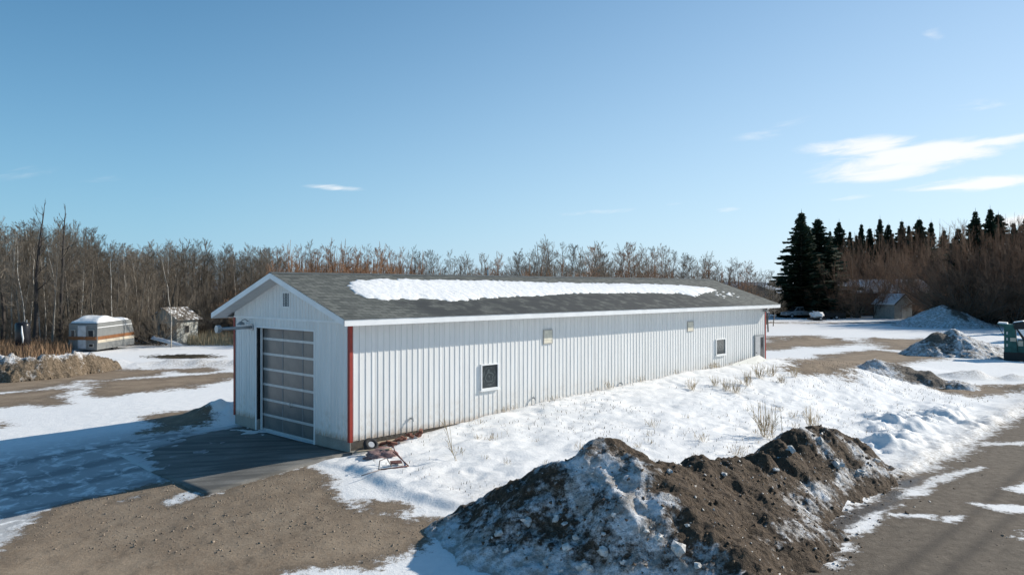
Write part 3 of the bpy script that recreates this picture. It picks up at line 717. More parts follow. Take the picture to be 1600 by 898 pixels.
# ---------------------------------------------------------------- heaps
HEAPS = []
def heap_height(x, y, peaks, slope, seed, rough):
    """smooth union of cones: peaks = (x, y, top z [, slope])"""
    x = np.asarray(x, float); y = np.asarray(y, float)
    wx = x + .35*rough*fbm(x, y, .8, 3, seed+3); wy = y + .35*rough*fbm(x, y, .8, 3, seed+7)
    k = 11.0; acc = 0
    for p in peaks:
        sl = p[3] if len(p) > 3 else slope
        d = np.sqrt((wx-p[0])**2+(wy-p[1])**2+.10)-.3
        acc = acc + np.exp(np.clip(k*(p[2]-sl*d), -60, 60))
    z = np.log(acc+1e-20)/k
    z = z + rough*(.14*fbm(x, y, .9, 3, seed, .55) + .13*fbm(x, y, 2.6, 5, seed+11, .6))
    z = z + rough*.07*np.maximum(0, fbm(x, y, 6.5, 3, seed+19))
    return z
def heap(name, label, peaks, slope, seed, rough, res, mat, snowf, cat, pad=1.0, maxr=4.5):
    xs = [p[0] for p in peaks]; ys = [p[1] for p in peaks]
    ax = np.arange(min(xs)-maxr, max(xs)+maxr, res); ay = np.arange(min(ys)-maxr, max(ys)+maxr, res)
    AX, AY = np.meshgrid(ax, ay); g = H(AX, AY, False)
    z = heap_height(AX, AY, peaks, slope, seed, rough)
    ok = z > g-.12
    z = np.maximum(z, g-.2)
    HEAPS.append((peaks, slope, seed, rough))
    gx_, gy_ = np.gradient(z, res)
    sn = snowf(AX, AY, z, gy_, gx_)       # gy_ = dz/dx
    I = np.arange(AX.size).reshape(AX.shape)
    fm = (ok[:-1, :-1] & ok[1:, :-1] & ok[:-1, 1:] & ok[1:, 1:]).ravel()
    Fq = np.stack([I[:-1, :-1], I[:-1, 1:], I[1:, 1:], I[1:, :-1]], -1).reshape(-1, 4)[fm]
    used = np.unique(Fq); mp = np.zeros(AX.size, np.int64); mp[used] = np.arange(len(used))
    P = np.stack([AX, AY, z], -1).reshape(-1, 3)[used]
    o = link(name, np_mesh(name, P, mp[Fq], {'snowy': np.asarray(sn).ravel()[used]}), mat, None, True)
    return tag(o, label, cat)
def top_at(x, y):
    z = Hs(x, y)
    for (p, s, sd, r) in HEAPS: z = max(z, float(heap_height(np.array([x]), np.array([y]), p, s, sd, r)[0]))
    return z
def surface_at(px, py, y0=12.5, y1=60, step=.06):
    d = ((px-800)/1200, (449-py)/1200); ys = np.arange(y0, y1, step); xs = d[0]*ys; zr = 5+d[1]*ys
    z = H(xs, ys)
    for (p, s, sd, r) in HEAPS: z = np.maximum(z, heap_height(xs, ys, p, s, sd, r))
    w = np.nonzero(z >= zr)[0]
    i = w[0] if len(w) else len(ys)-1
    return float(xs[i]), float(ys[i]), float(z[i])

def pk(u, v, z, *s): return (*uv2xy(u, v), z, *s)
main_peaks = [pk(.45, -9.4, 1.66, .8), (2.75, 16.15, 1.36, .82), (3.2, 15.5, .96, .82), (3.6, 14.9, .58, .84), (3.9, 14.2, .2, .8), (4.1, 13.4, .0, .8), pk(-.3, -8.55, 1.2, .8), pk(-1.0, -7.85, .64, .75), pk(-1.7, -7.1, .0, .6), pk(1.7, -9.9, 1.06, .66), pk(2.9, -10.1, .96, .82), pk(4.1, -10.2, .78, .88), pk(5.4, -10.2, .70, .92), pk(6.8, -10.15, .84, .95),
              pk(8.2, -10.1, .98, .95), pk(9.3, -10.1, 1.0, .95), pk(10.4, -10.2, .72, .9), pk(11.3, -10.4, .3, .9), pk(3.4, -10.9, .45, .6), pk(2.4, -11.2, .4, .6)]
def sn_main(x, y, z, gx_, gy_):
    u, v = xy2uv(x, y)
    # left of the spine that runs from the top towards the camera: ploughed, snowy flank
    side = (x-2.35)*.83+(y-16.8)*.56
    left = sst(.35, -.45, side+.15*np.sin(z*4))
    crest = np.exp(-((z-1.35)/.3)**2)*sst(.5, -.3, side)
    band = np.exp(-((side+1.1+.25*np.sin(z*5))/.35)**2)*sst(-.3, .6, z)
    foot = sst(.1, -.45, z)
    right = .85*np.exp(-((u-9.9)/.7)**2)*sst(-.5, .3, z)*sst(-9.9, -10.5, v) + .6*np.exp(-((u-8.4)/.5)**2)*sst(-.2, .5, z) + .35*np.exp(-((z+.15)/.25)**2)*(u > 1) + .18*np.exp(-((u-5.5)/2)**2)
    rim = .5*sst(2, 6, u)*sst(-10.2, -9.4, v)
    return .03 + left*(.45+.30*foot+.38*band) + .22*crest + right + .22*foot + rim
heap('dirt_pile', 'dark brown pile of dirt and dirty snow in the foreground beside the road', main_peaks, .68, 101, 1.0, .045, MAT['dirtpile'], sn_main, 'dirt pile', maxr=4.4)
gpk = [(20.1, 42.2, 1.05, .5), (21.0, 41.6, .75, .6), (19.0, 42.6, .55, .45), (22.0, 40.9, .5, .55), (23.2, 40.2, .18, .5), (17.6, 42.6, .3, .4)]
heap('snow_pile', 'small grey-crusted snow pile in the yard past the weedy snow field', gpk, .5, 131, .8, .09, MAT['greypile'],
     lambda x, y, z, a, b: .95-1.05*np.exp(-(((x-22)/1.6)**2+((y-41)/1.3)**2)), 'snow pile', maxr=3.2)
ppk = [(31.0, 56.0, 1.75, .75), (32.2, 56.0, 1.95, .75), (33.6, 56.6, 1.35, .6), (35, 57, 1.0, .5), (30.0, 55.6, .9, .6), (36.4, 57.4, .55, .5)]
heap('snow_pile', 'tall streaked grey snow pile just left of the green machine', ppk, .7, 141, 1.0, .10, MAT['greypile'],
     lambda x, y, z, a, b: .72-.75*np.exp(-(((x-30.7)/.8)**2+((z-1.6)/.7)**2))+.2*(x > 32.5), 'snow pile', maxr=3.6)
fpk = [(55.5, 99, 2.7, .48), (57.2, 99.5, 1.7, .4), (53.5, 99, 1.5, .4), (60.5, 100, .7, .3)]
heap('snow_pile', 'far cone of snow with a dark tip before the brown willows', fpk, .45, 151, 1.0, .16, MAT['greypile'],
     lambda x, y, z, a, b: .9-.95*np.exp(-(((x-56.4)/1.0)**2+((z-2.0)/.9)**2)), 'snow pile', maxr=7)
bl = [(-32, 42.2), (-29, 42.4), (-27.2, 42.0), (-26.0, 42.6), (-25.4, 44.3), (-25.0, 46.2), (-24.7, 48.2)]; bz = [1.35, 1.42, 1.38, 1.2, 1.25, 1.05, .35]
bpk = [(np.interp(t, range(7), [p[0] for p in bl]), np.interp(t, range(7), [p[1] for p in bl]), np.interp(t, range(7), bz)-.25+.3*random.random()) for t in np.arange(0, 6.01, .22)]
heap('snow_bank', 'dirty brown ploughed snow bank along the left yard before the weeds', bpk, 1.35, 161, 1.7, .07, MAT['bankpile'],
     lambda x, y, z, a, b: .25+.35*np.exp(-((x+28.5)/1.6)**2)+.4*np.exp(-((z-1.2)/.25)**2), 'snow bank', maxr=2.6)

# lumps of snow and ice on the heap
def lump_mesh(name, seed, sub=2, flat=.8):
    import bmesh
    bm = bmesh.new(); bmesh.ops.create_icosphere(bm, subdivisions=sub, radius=1); r = random.Random(seed)
    ox, oy = r.uniform(0, 50), r.uniform(0, 50)
    for v in bm.verts:
        n = float(fbm(np.array([v.co.x*1.3+ox+v.co.z*.9]), np.array([v.co.y*1.3+oy-v.co.z*.8]), 1, 3, seed, .7)[0])
        v.co *= 1+1.3*n; v.co.z *= flat
    me = bpy.data.meshes.new(name); bm.to_mesh(me); bm.free(); return me
LUMPS = [lump_mesh('snow_chunk', 200+k) for k in range(6)]
for m_ in LUMPS: m_.materials.append(MAT['chunk'])
chunk_px = [(942, 864, 10, 'largest rounded white snow chunk on the shaded face of the dirt pile'), (1061, 861, 11, 'broad pale snow chunk on the shadow edge of the dirt pile'),
            (1030, 843, 8, 'pale snow chunk just above the broad chunk on the dirt pile'), (868, 814, 6, None), (823, 822, 7, None), (884, 822, 6, None), (887, 855, 9, None), (909, 891, 8, None), (974, 881, 6, None),
            (1089, 885, 6, None), (778, 836, 6, None), (876, 891, 5, None), (922, 892, 5, None), (958, 735, 4, None), (1045, 738, 6, None), (852, 880, 5, None), (1010, 833, 4, None), (1074, 822, 4, None), (900, 842, 5, None), (942, 842, 4, None), (1282, 690, 7, 'pale snow slab on the crest of the second dirt hump'), (1235, 706, 6, None), (1310, 732, 7, None), (1345, 742, 8, None), (1212, 736, 5, None), (1132, 744, 5, None), (1368, 722, 5, None), (960, 808, 4, None), (790, 862, 5, None)]
for i, (px, py, r, lab) in enumerate(chunk_px):
    x, y, z = surface_at(px, py); s = r/1200*y
    o = link('snow_chunk', LUMPS[i % 6], None, None, False); o.location = (x, y, z+.15*s); o.scale = (s, s*random.uniform(.6, 1), s*random.uniform(.6, 1)); o.rotation_euler = (0, 0, random.uniform(0, 6))
    tag(o, lab or 'small pale snow chunk stuck in the face of the foreground dirt pile', 'snow chunk', 'snow chunks on the dirt pile')
# crumbs, too many to count
rng = np.random.RandomState(5); tet = np.array([(0, 0, 1), (.94, 0, -.33), (-.47, .82, -.33), (-.47, -.82, -.33)])
def crumbs(name, pts, sizes, mat, label, cat):
    V = []; Fc = []
    for (x, y, z), s in zip(pts, sizes):
        a = rng.uniform(-1, 1, (3, 3)); q, _ = np.linalg.qr(a); o = len(V)
        V += [tuple(np.array((x, y, z))+q.dot(t*rng.uniform(.6, 1.2))*s) for t in tet]; Fc += [(o, o+1, o+2), (o, o+2, o+3), (o, o+3, o+1), (o+1, o+3, o+2)]
    o = link(name, np_mesh(name, V, Fc), mat); return tag(o, label, cat, None, 'stuff')
N = 1500; uu = rng.uniform(-2.5, 12, N*2); vv = rng.uniform(-13.6, -7, N*2); xx, yy = uv2xy(uu, vv)
hz = heap_height(xx, yy, *HEAPS[0]); gz = H(xx, yy); keep = (hz > gz-.25) | (rng.uniform(0, 1, len(xx)) < .1)
zz_ = np.maximum(hz, gz); pts = np.stack([xx, yy, zz_], -1)[keep]
half = len(pts)//3
crumbs('snow_crumbs', pts[:half], rng.gamma(2, .009, half)+.006, MAT['chunk'], 'scattered crumbs of icy snow over the dirt pile', 'snow crumbs')
crumbs('dirt_clods', pts[half:], rng.gamma(2, .012, len(pts)-half)+.008, simple('dirt_clod', (.11, .08, .055), .9, .3, 9), 'scattered clods of dirt over the dirt pile', 'dirt clods')
# loose gravel at the slab edge and in the foreground yard
q_ = gpoly(bare_px[0][2:21]); qx = [p[0] for p in q_]; qy = [p[1] for p in q_]
gx_r = rng.uniform(min(qx), max(qx), 9000); gy_r = rng.uniform(min(qy), max(qy), 9000); k_ = sdpoly(gx_r, gy_r, q_) > .15
gx_r, gy_r = gx_r[k_][:2600], gy_r[k_][:2600]
ru, rv = uv2xy(rng.uniform(0, 20, 600), rng.uniform(-22, -12.6, 600))
gx_r = np.concatenate([gx_r, ru]); gy_r = np.concatenate([gy_r, rv])
gp = np.stack([gx_r, gy_r, H(gx_r, gy_r)], -1)
crumbs('gravel', gp, rng.gamma(2, .006, len(gp))+.006, simple('gravel_stone', (.26, .21, .165), .9, .45, 9), 'loose gravel stones on the bare yard', 'gravel')

# ---------------------------------------------------------------- things by the near corner
MAT['rubber'] = simple('black_rubber', (.025, .025, .027), .8, .2, 9)
MAT['rust'] = simple('rusty_red_steel', (.13, .06, .055), .8, .35, 14)
MAT['pipe_grey'] = simple('weathered_grey_tube', (.20, .17, .16), .6, .3, 14)
MAT['wood'] = simple('weathered_wood', (.36, .29, .21), .85, .25, 8)
MAT['brick'] = simple('red_brick', (.19, .085, .06), .9, .3, 9)
def on(u, v, dz=0):
    x, y = uv2xy(u, v); return (x, y, Hs(x, y)+dz)
def ring(R_, r_, n=20, m=8):
    mb = MB()
    for i in range(n):
        a = 2*math.pi*i/n
        for j in range(m):
            b = 2*math.pi*j/m; rr = R_+r_*math.cos(b); mb.v.append((rr*math.cos(a), rr*math.sin(a), r_*1.1*math.sin(b)))
    mb.f = [(i*m+j, ((i+1) % n)*m+j, ((i+1) % n)*m+(j+1) % m, i*m+(j+1) % m) for i in range(n) for j in range(m)]
    return mb
T = empty('small_wheel', on(.45, -.42, .2), .5, R(48), R(12)); tag(T, 'small black tyred wheel leaning by the red corner trim', 'wheel')
ring(.17, .075).build('tyre', MAT['rubber'], T, True); MB().tube([(0, 0, -.05), (0, 0, .05)], .1, 12).build('rim', MAT['steel'], T)
FR = empty('metal_frame', on(-.35, -2.45, -.04), .55); tag(FR, 'rusty bent tube frame lying on the snow near the building corner', 'metal frame')
MB().tube([(-.55, -.25, .05), (.55, -.3, .06), (.62, .25, .08)], .024, 7).build('base_bar', MAT['rust'], FR, True)
MB().tube([(-.55, -.25, .05), (-.45, -.1, .32), (-.15, .0, .36), (.02, -.05, .05)], .02, 7).build('bent_leg', MAT['pipe_grey'], FR, True)
MB().tube([(.62, .25, .08), (.28, .3, .5), (.18, .22, .72), (.1, .1, .68)], .022, 7).build('handle_bar', MAT['rust'], FR, True)
MB().tube([(.55, -.3, .06), (.2, .28, .5)], .02, 7).build('brace', MAT['rust'], FR, True)
MB().hexa([(.0, .0, .12), (.42, -.06, .12), (.48, .2, .16), (.06, .22, .18), (.0, .0, .14), (.42, -.06, .14), (.48, .2, .18), (.06, .22, .2)]).build('plate', MAT['rust'], FR)
MB().tube([(-.5, -.3, .06), (-1.3, -.6, .02)], .016, 6).build('drawbar', MAT['pipe_grey'], FR, True); FR.scale = (.78, .78, .78)
PL = empty('plank', on(.15, -1.0, .12), -.3, 0, R(-8)); tag(PL, 'weathered plank propped against debris at the building corner', 'plank')
MB().box(-.55, .55, -.09, .09, 0, .04).build('board', MAT['wood'], PL)
RC = empty('rag_heap', on(.1, -1.35, .03), .3); tag(RC, 'crumpled tan and mauve cloth heap on the snow at the corner', 'cloth heap')
me = lump_mesh('cloth', 77, 3, .55); me.materials.append(simple('mauve_cloth', (.26, .17, .16), .9, .4, 5)); c_ = link('cloth', me, None, RC, True); c_.scale = (.34, .24, .26)
MB().box(.5, 2.6, -.24, -.08, .2, .24).build('ledge_plank', MAT['wood']).location = (0, 0, 0)
lp = bpy.data.objects['ledge_plank']; lp.location = (CX, CY, .02); lp.rotation_euler = (0, 0, ANG); tag(lp, 'narrow board along the foundation behind the loose bricks', 'board')
bk = MB().box(-.1, .1, -.05, .05, 0, .065); b0 = None
for i in range(18):
    if b0 is None: b0 = o = bk.build('brick', MAT['brick'])
    else: o = b0.copy(); COL.objects.link(o)
    o.location = on(random.uniform(.75, 2.5), random.uniform(-.62, -.28), random.uniform(-.01, .09)); o.rotation_euler = (random.uniform(-.3, .3), random.uniform(-.3, .3), random.uniform(0, 3))
    tag(o, 'loose red brick lying along the foundation near the red corner', 'brick', 'loose bricks by the foundation')
# white board leaning at the far end of the wall
xb0, xb1 = wall_s(1137), wall_s(1177)
bd = MB().hexa([(xb0, -1.3, .88), (xb1-.25, -1.3, 1.0), (xb1-.05, -.35, 1.42), (xb0-.3, -.35, 1.12), (xb0, -1.3, .95), (xb1-.25, -1.3, 1.07), (xb1-.05, -.35, 1.49), (xb0-.3, -.35, 1.19)]).build('leaning_board', simple('pale_board', (.74, .73, .68), .7, .06, 3))
bd.location = (CX, CY, -.12); bd.rotation_euler = (0, 0, ANG); tag(bd, 'pale flat board lying against the wall beside the side door', 'board')

# ---------------------------------------------------------------- camper, shed and other things on the left
def gz(x, y): return Hs(x, y)
MAT['camper'] = simple('camper_siding', (.19, .195, .19), .45, .1, 2.5); MAT['orange'] = simple('orange_stripe', (.21, .09, .036), .5, .15, 5)
MAT['tan'] = simple('tan_metal', (.52, .46, .36), .55, .12, 4)
cx_, cy_ = -32.2, 59.6
CA = empty('camper_trailer', (cx_, cy_, gz(cx_, cy_)-.1), R(80), R(0), R(-2.0)); tag(CA, 'old grey camper trailer with an orange stripe, sunk in the snow', 'camper trailer')
# local: x along the lit long side, y away; lit side at y=0, rear door end at x=0
Lc, Wc, Hc = 4.4, 2.5, 2.35
prof = [(0.0, .25), (Lc, .25), (Lc+.02, 1.2), (Lc-.35, Hc-.05), (Lc-.6, Hc), (.35, Hc), (.12, Hc-.1)]
MB().prism([(x, 0, z) for x, z in prof], (0, 0, 0), (0, Wc, 0)).build('body', MAT['camper'], CA)
for za, zb, mt, nm in ((1.02, 1.28, 'orange', 'stripe'), (.78, 1.0, 'tan', 'lower_stripe'), (1.95, 2.0, 'trim_white', 'upper_trim')):
    MB().box(.1, Lc-.0-.12*(za > 1.5)*2, -.012, -.001, za, zb).build(nm, MAT[mt], CA)
MB().box(-.0, .003+.05, .05, Wc-.05, 1.02, 1.28).build('end_stripe', MAT['orange'], CA).location = (-.03, 0, 0)
dr = MB().hexa([(-.05, .95, .35), (.06, .95, .35), (.06, 1.65, .35), (-.05, 1.65, .35), (.02, .95, 2.12), (.16, .95, 2.12), (.16, 1.65, 2.12), (.02, 1.65, 2.12)]).build('door', simple('camper_door', (.44, .45, .46), .5), CA)
MB().tube([(-.04, 1.03, 1.2), (-.09, 1.03, 1.2)], .03, 6).build('handle', MAT['grey_metal'], dr)
for a, b, z0, z1 in ((.25, .75, 1.25, 1.8), (1.9, 2.25, 1.25, 1.8), (.3, .7, .45, .75)):
    w = MB().box(-.02, .12, a, b, z0, z1).build('window', MAT['tan_frame'], CA); MB().box(-.03, -.0202, a+.04, b-.04, z0+.04, z1-.04).build('pane', MAT['plain_glass'], w)
MB().tube([(2.2, .3, .3), (2.2, .08, .3)], .3, 16).build('wheel', MAT['rubber'], CA)
me = None
sxs = np.linspace(.2, Lc-.45, 40); sys_ = np.linspace(.02, Wc-.02, 22); A1, A2 = np.meshgrid(sxs, sys_)
e = np.minimum(np.minimum(A1-.2, Lc-.45-A1)/.5, np.minimum(A2-.02, Wc-.02-A2)/.35)
zz = Hc-.03 + .22*np.sqrt(np.clip(e, 0, 1))+.28*np.exp(-((A1-1.5)/.8)**2)*np.clip(e, 0, 1)+.05*fbm(A1, A2, 1.4, 3, 300)*np.clip(e*3, 0, 1)
I = np.arange(A1.size).reshape(A1.shape); Fq = np.stack([I[:-1, :-1], I[:-1, 1:], I[1:, 1:], I[1:, :-1]], -1).reshape(-1, 4)
sc_ = link('roof_snow', np_mesh('camper_roof_snow', np.stack([A1, A2, zz], -1).reshape(-1, 3), Fq), MAT['snow'], None, True)
sc_.matrix_world = CA.matrix_basis.copy(); tag(sc_, 'white cap of snow on the camper trailer roof', 'snow cap')

MAT['shed'] = simple('weathered_white_boards', (.42, .43, .40), .85, .18, 5)
def shed_roof_mat():
    m = M_('patchy_snow_roof'); n = m.noise(3.2, 6, .7); m.col(m.mix(m.ramp(n, .50, .60), (.13, .11, .09), (.82, .83, .84))).rough(.8); return m.m
sx_, sy_ = -29.9, 68.5
SH = empty('garden_shed', (sx_, sy_, gz(sx_, sy_)-.1), R(70)); tag(SH, 'small weathered white shed with a patchy snow roof at the wood edge', 'shed')
# local: gable end at x=0 facing -x, long side towards -y
Ls, Ws, Hs_, Rs = 2.6, 2.9, 2.35, 3.25
MB().prism([(0, 0, 0), (0, Ws, 0), (0, Ws, Hs_), (0, Ws/2, Rs), (0, 0, Hs_)], (0, 0, 0), (Ls, 0, 0)).build('wall', MAT['shed'], SH)
for k in range(1, 12): MB().box(-.012, -.001, k*Ws/12-.006, k*Ws/12+.006, .05, Hs_).build('batten', MAT['tan_frame'], SH)
for s in (0, 1):
    yE = -.3 if s == 0 else Ws+.3; zE = Hs_-.3*(Rs-Hs_)/(Ws/2)
    MB().prism([(0, Ws/2, Rs+.06), (0, yE, zE+.06), (0, yE, zE), (0, Ws/2, Rs)], (-.25, 0, 0), (Ls+.25, 0, 0)).build('roof', shed_roof_mat() if s == 0 else bpy.data.materials['patchy_snow_roof'], SH)
w = MB().box(-.04, .0, 1.0, 1.95, 1.2, 1.9).build('window', MAT['tan_frame'], SH); MB().box(-.05, -.0402, 1.08, 1.87, 1.28, 1.82).build('pane', MAT['plain_glass'], w)
MB().box(-.03, -.002, 2.05, 2.75, .1, 1.95).build('door', MAT['shed'], SH)
w = MB().box(.9, 1.5, -.04, .0, 1.0, 1.7).build('window', MAT['tan_frame'], SH); MB().box(.96, 1.44, -.05, -.0402, 1.06, 1.64).build('pane', MAT['plain_glass'], w)
# upturned boat half under snow beside the shed
bx_, by_ = ground_at(262, 541)
BO = empty('upturned_boat', (bx_, by_, gz(bx_, by_)+.35), R(-8), 0, R(13)); tag(BO, 'pale snow covered boat lying tilted before the small shed', 'boat')
mb = MB(); ns = 12
for i in range(ns+1):
    t = i/ns; x = -1.7+3.4*t; wv = .5*math.sin(math.pi*min(1, .15+.85*(1-t)))**.6 if t > .5 else .5
    wv = .5*(1-max(0, (t-.55)/.45)**2*.95)
    for j in range(7):
        a = math.pi*j/6; mb.v.append((x, wv*math.cos(a), .34*math.sin(a)*(.6+.4*wv/.5)))
for i in range(ns):
    for j in range(6): mb.f.append((i*7+j, i*7+j+1, (i+1)*7+j+1, (i+1)*7+j))
BO.scale = (.8, .7, .7)
mb.f.append(tuple(range(7))[::-1]); mb.build('hull', snow_mat('snowy_hull', (.40, .44, .50), (.62, .65, .68), 4, .02), BO, True)
MB().tube([(-1.7, .5, 0), (.2, .5, 0), (1.7, .05, 0)], .03, 6).tube([(-1.7, -.5, 0), (.2, -.5, 0), (1.7, -.05, 0)], .03, 6).build('gunwale', MAT['trim_white'], BO)
# black tank on a rusty stand
tx, ty = -36.0, 56.5
TK = empty('fuel_tank', (tx, ty, gz(tx, ty))); tag(TK, 'black upright tank with a snow streak on a rusty stand among weeds', 'tank')
MB().tube([(0, 0, .75), (0, 0, .85), (0, 0, 2.25), (0, 0, 2.4), (0, 0, 2.46)], [.42, .5, .5, .42, .2], 18).build('tank', simple('black_tank', (.018, .018, .022), .25), TK, True)
MB().tube([(.27, -.42, .95), (.30, -.43, 1.3), (.24, -.45, 1.7), (.22, -.45, 2.2)], [.03, .055, .06, .03], 6).build('snow_streak', MAT['snow'], TK, True)
for a in range(4):
    c, s = math.cos(a*math.pi/2+.6), math.sin(a*math.pi/2+.6); MB().tube([(.5*c, .5*s, 0), (.38*c, .38*s, .8)], .035, 6).build('stand_leg', MAT['rust'], TK)
MB().tube([(.3, 0, 2.3), (.3, 0, 2.62)], .04, 8).build('filler_cap', MAT['grey_metal'], TK)
# strip of brush lying on the snow
hx_, hy_ = ground_at(280, 559)
lg = empty('brush_strip', (hx_, hy_, gz(hx_, hy_)+.02)); tag(lg, 'low strip of brown brush lying on the open snow left of the building', 'brush')
mb = MB(); r = random.Random(4)
for k in range(420):
    x = r.gauss(0, 1.0); y = r.gauss(0, .38); a = r.uniform(-.6, .6); L_ = r.uniform(.3, .9)
    mb.tube([(x, y, r.uniform(0, .12)), (x+L_*math.cos(a), y+L_*math.sin(a)*.5, r.uniform(.02, .24))], [.02, .008], 3, False)
mb.build('twigs', simple('brush_twigs', (.16, .12, .075), .9, .3, 5), lg)

# ---------------------------------------------------------------- things on the right
MAT['green'] = simple('dark_green_paint', (.02, .095, .085), .5, .25, 3); MAT['black'] = simple('black_paint', (.02, .02, .02), .5, .2, 5)
MX, MY = 34.3, 53.5
GM = empty('loader_machine', (MX, MY, gz(MX, MY)-.02), R(-36)); tag(GM, 'dark green steel farm machine with a sloping chute at the right edge', 'farm machine')
MB().box(-.02, 4.2, -.45, .9, .0, .6).build('base_box', MAT['black'], GM)
MB().hexa([(0, -.4, .6), (.78, -.4, .6), (.78, .7, .6), (0, .7, .6), (0, -.4, 2.42), (.62, -.4, 2.42), (.62, .7, 2.42), (0, .7, 2.42)]).build('column', MAT['green'], GM)
MB().hexa([(0, -.42, 2.34), (.75, -.42, 2.38), (.75, .75, 2.38), (0, .75, 2.34), (-.42, -.42, 2.56), (.6, -.42, 2.5), (.6, .75, 2.5), (-.42, .75, 2.56)]).build('top_plate', MAT['green'], GM)
MB().hexa([(-.38, -.38, 2.565), (.2, -.38, 2.535), (.2, .7, 2.535), (-.38, .7, 2.565), (-.34, -.34, 2.66), (.16, -.34, 2.63), (.16, .66, 2.63), (-.34, .66, 2.66)]).build('snow_cap', MAT['snow'], GM)
hd = MB().hexa([(.6, -.45, 2.2), (1.42, -.45, 2.22), (1.42, .7, 2.22), (.6, .7, 2.2), (.5, -.4, 2.62), (1.15, -.4, 2.74), (1.15, .7, 2.74), (.5, .7, 2.62)]).build('hood', MAT['black'], GM)
MB().hexa([(.5, -.3, 2.625), (1.12, -.3, 2.742), (1.12, .6, 2.742), (.5, .6, 2.625), (.55, -.25, 2.68), (1.08, -.25, 2.79), (1.08, .55, 2.79), (.55, .55, 2.68)]).build('snow_cap', MAT['snow'], hd)
ch = MB().hexa([(.7, -.42, 2.2), (1.1, -.42, 1.45), (1.1, .7, 1.45), (.7, .7, 2.2), (1.42, -.42, 2.2), (1.75, -.42, 1.62), (1.75, .7, 1.62), (1.42, .7, 2.2)]).build('chute', MAT['black'], GM)
MB().hexa([(.82, -.47, 2.2), (1.28, -.47, 2.2), (1.56, -.47, 1.74), (1.18, -.47, 1.66), (.82, -.421, 2.2), (1.28, -.421, 2.2), (1.56, -.421, 1.74), (1.18, -.421, 1.66)]).build('snow_slab', MAT['snow'], ch)
MB().box(.78, 1.5, -.3, .6, .6, 1.45).build('gear_box', MAT['green'], GM)
MB().box(.36, .70, -.43, -.401, 1.36, 1.6).build('plate', MAT['tan'], GM); MB().box(.82, 1.1, -.36, -.301, 1.05, 1.4).build('plate', MAT['tan'], GM)
for k in range(3): MB().box(.14, .22, -.42, -.401, 1.0+.42*k, 1.18+.42*k).build('bracket', MAT['steel'], GM)
for a, z, h in ((1.4, 1.35, .16), (1.5, .66, .12)):
    bm_ = MB().box(a, 4.2, -.4, .1, z, z+h).build('deck_beam', MAT['black'], GM); MB().box(a+.05, 4.2, -.42, .08, z+h+.001, z+h+.14).build('beam_snow', MAT['snow'], bm_)
for x in (1.6, 2.6, 3.8): MB().box(x, x+.14, -.3, -.16, .6, 1.35).build('post', MAT['green'], GM)
MB().tube([(-.38, -.38, 2.5), (-.02, -.38, 1.75)], .018, 6).build('stay', MAT['black'], GM)

def wheel_part(parent, x, y, r, w):
    s = 1 if y > 0 else -1
    t = MB().tube([(x, y, r), (x, y-s*w, r)], r, 16).build('wheel', MAT['rubber'], parent); MB().tube([(x, y+s*.004, r), (x, y-.02*s, r)], r*.58, 12).build('rim', MAT['steel'], t)
PX, PY = ground_at(1247, 497)
PK = empty('pickup_truck', (PX, PY, gz(PX, PY)), R(195)); tag(PK, 'pale silver pickup truck parked under the big spruce', 'pickup truck')
sil = simple('silver_paint', (.30, .31, .32), .35, .05, 2)
MB().prism([(2.6, 0, .5), (2.65, 0, .95), (1.35, 0, 1.12), (-2.6, 0, 1.12), (-2.6, 0, .5)][::-1], (0, -.92, 0), (0, .92, 0)).build('body', sil, PK)
cb = MB().hexa([(1.35, -.9, 1.12), (1.35, .9, 1.12), (-.6, .9, 1.12), (-.6, -.9, 1.12), (.65, -.75, 1.8), (.65, .75, 1.8), (-.45, .75, 1.8), (-.45, -.75, 1.8)]).build('cab', sil, PK)
for s in (-1, 1):
    MB().hexa([(1.1, s*.885, 1.18), (.3, s*.885, 1.18), (.3, s*.79, 1.72), (.62, s*.79, 1.72), (1.1, s*.905, 1.18), (.3, s*.905, 1.18), (.3, s*.80, 1.72), (.62, s*.80, 1.72)]).build('side_window', MAT['plain_glass'], cb)
    MB().hexa([(.22, s*.885, 1.18), (-.5, s*.885, 1.18), (-.4, s*.79, 1.72), (.22, s*.79, 1.72), (.22, s*.905, 1.18), (-.5, s*.905, 1.18), (-.4, s*.80, 1.72), (.22, s*.80, 1.72)]).build('side_window', MAT['plain_glass'], cb)
    MB().box(2.6, 2.67, s*.62-.14, s*.62+.14, .74, .9).build('headlight', MAT['trim_white'], PK)
    for x in (1.75, -1.6): wheel_part(PK, x, s*.93, .38, .25)
MB().hexa([(1.33, -.78, 1.16), (1.33, .78, 1.16), (.7, .68, 1.76), (.7, -.68, 1.76), (1.36, -.78, 1.18), (1.36, .78, 1.18), (.73, .68, 1.77), (.73, -.68, 1.77)]).build('windshield', MAT['plain_glass'], cb)
MB().box(2.6, 2.7, -.9, .9, .45, .62).build('bumper', MAT['steel'], PK)
SXx, SYy = ground_at(1276, 501)
SL_ = empty('flat_trailer', (SXx, SYy, gz(SXx, SYy)), R(5)); tag(SL_, 'low dark flat trailer under a round heap of snow beside the pickup', 'trailer')
MB().box(-1.1, 1.1, -.8, .8, .12, .42).build('deck', MAT['black'], SL_)
for s in (-1, 1): wheel_part(SL_, .2, s*.95, .3, .18)
MB().tube([(1.1, 0, .3), (2.0, 0, .3)], .05, 6).build('drawbar', MAT['black'], SL_)
me = lump_mesh('snow_heap', 401, 3, .9); me.materials.append(MAT['snow']); o = link('snow_heap', me, None, None, True); o.location = (SXx, SYy, gz(SXx, SYy)+.7); o.scale = (.7, .6, .5); tag(o, 'round heap of snow sitting on the low flat trailer', 'snow heap')
DXx, DYy = ground_at(1303, 499)
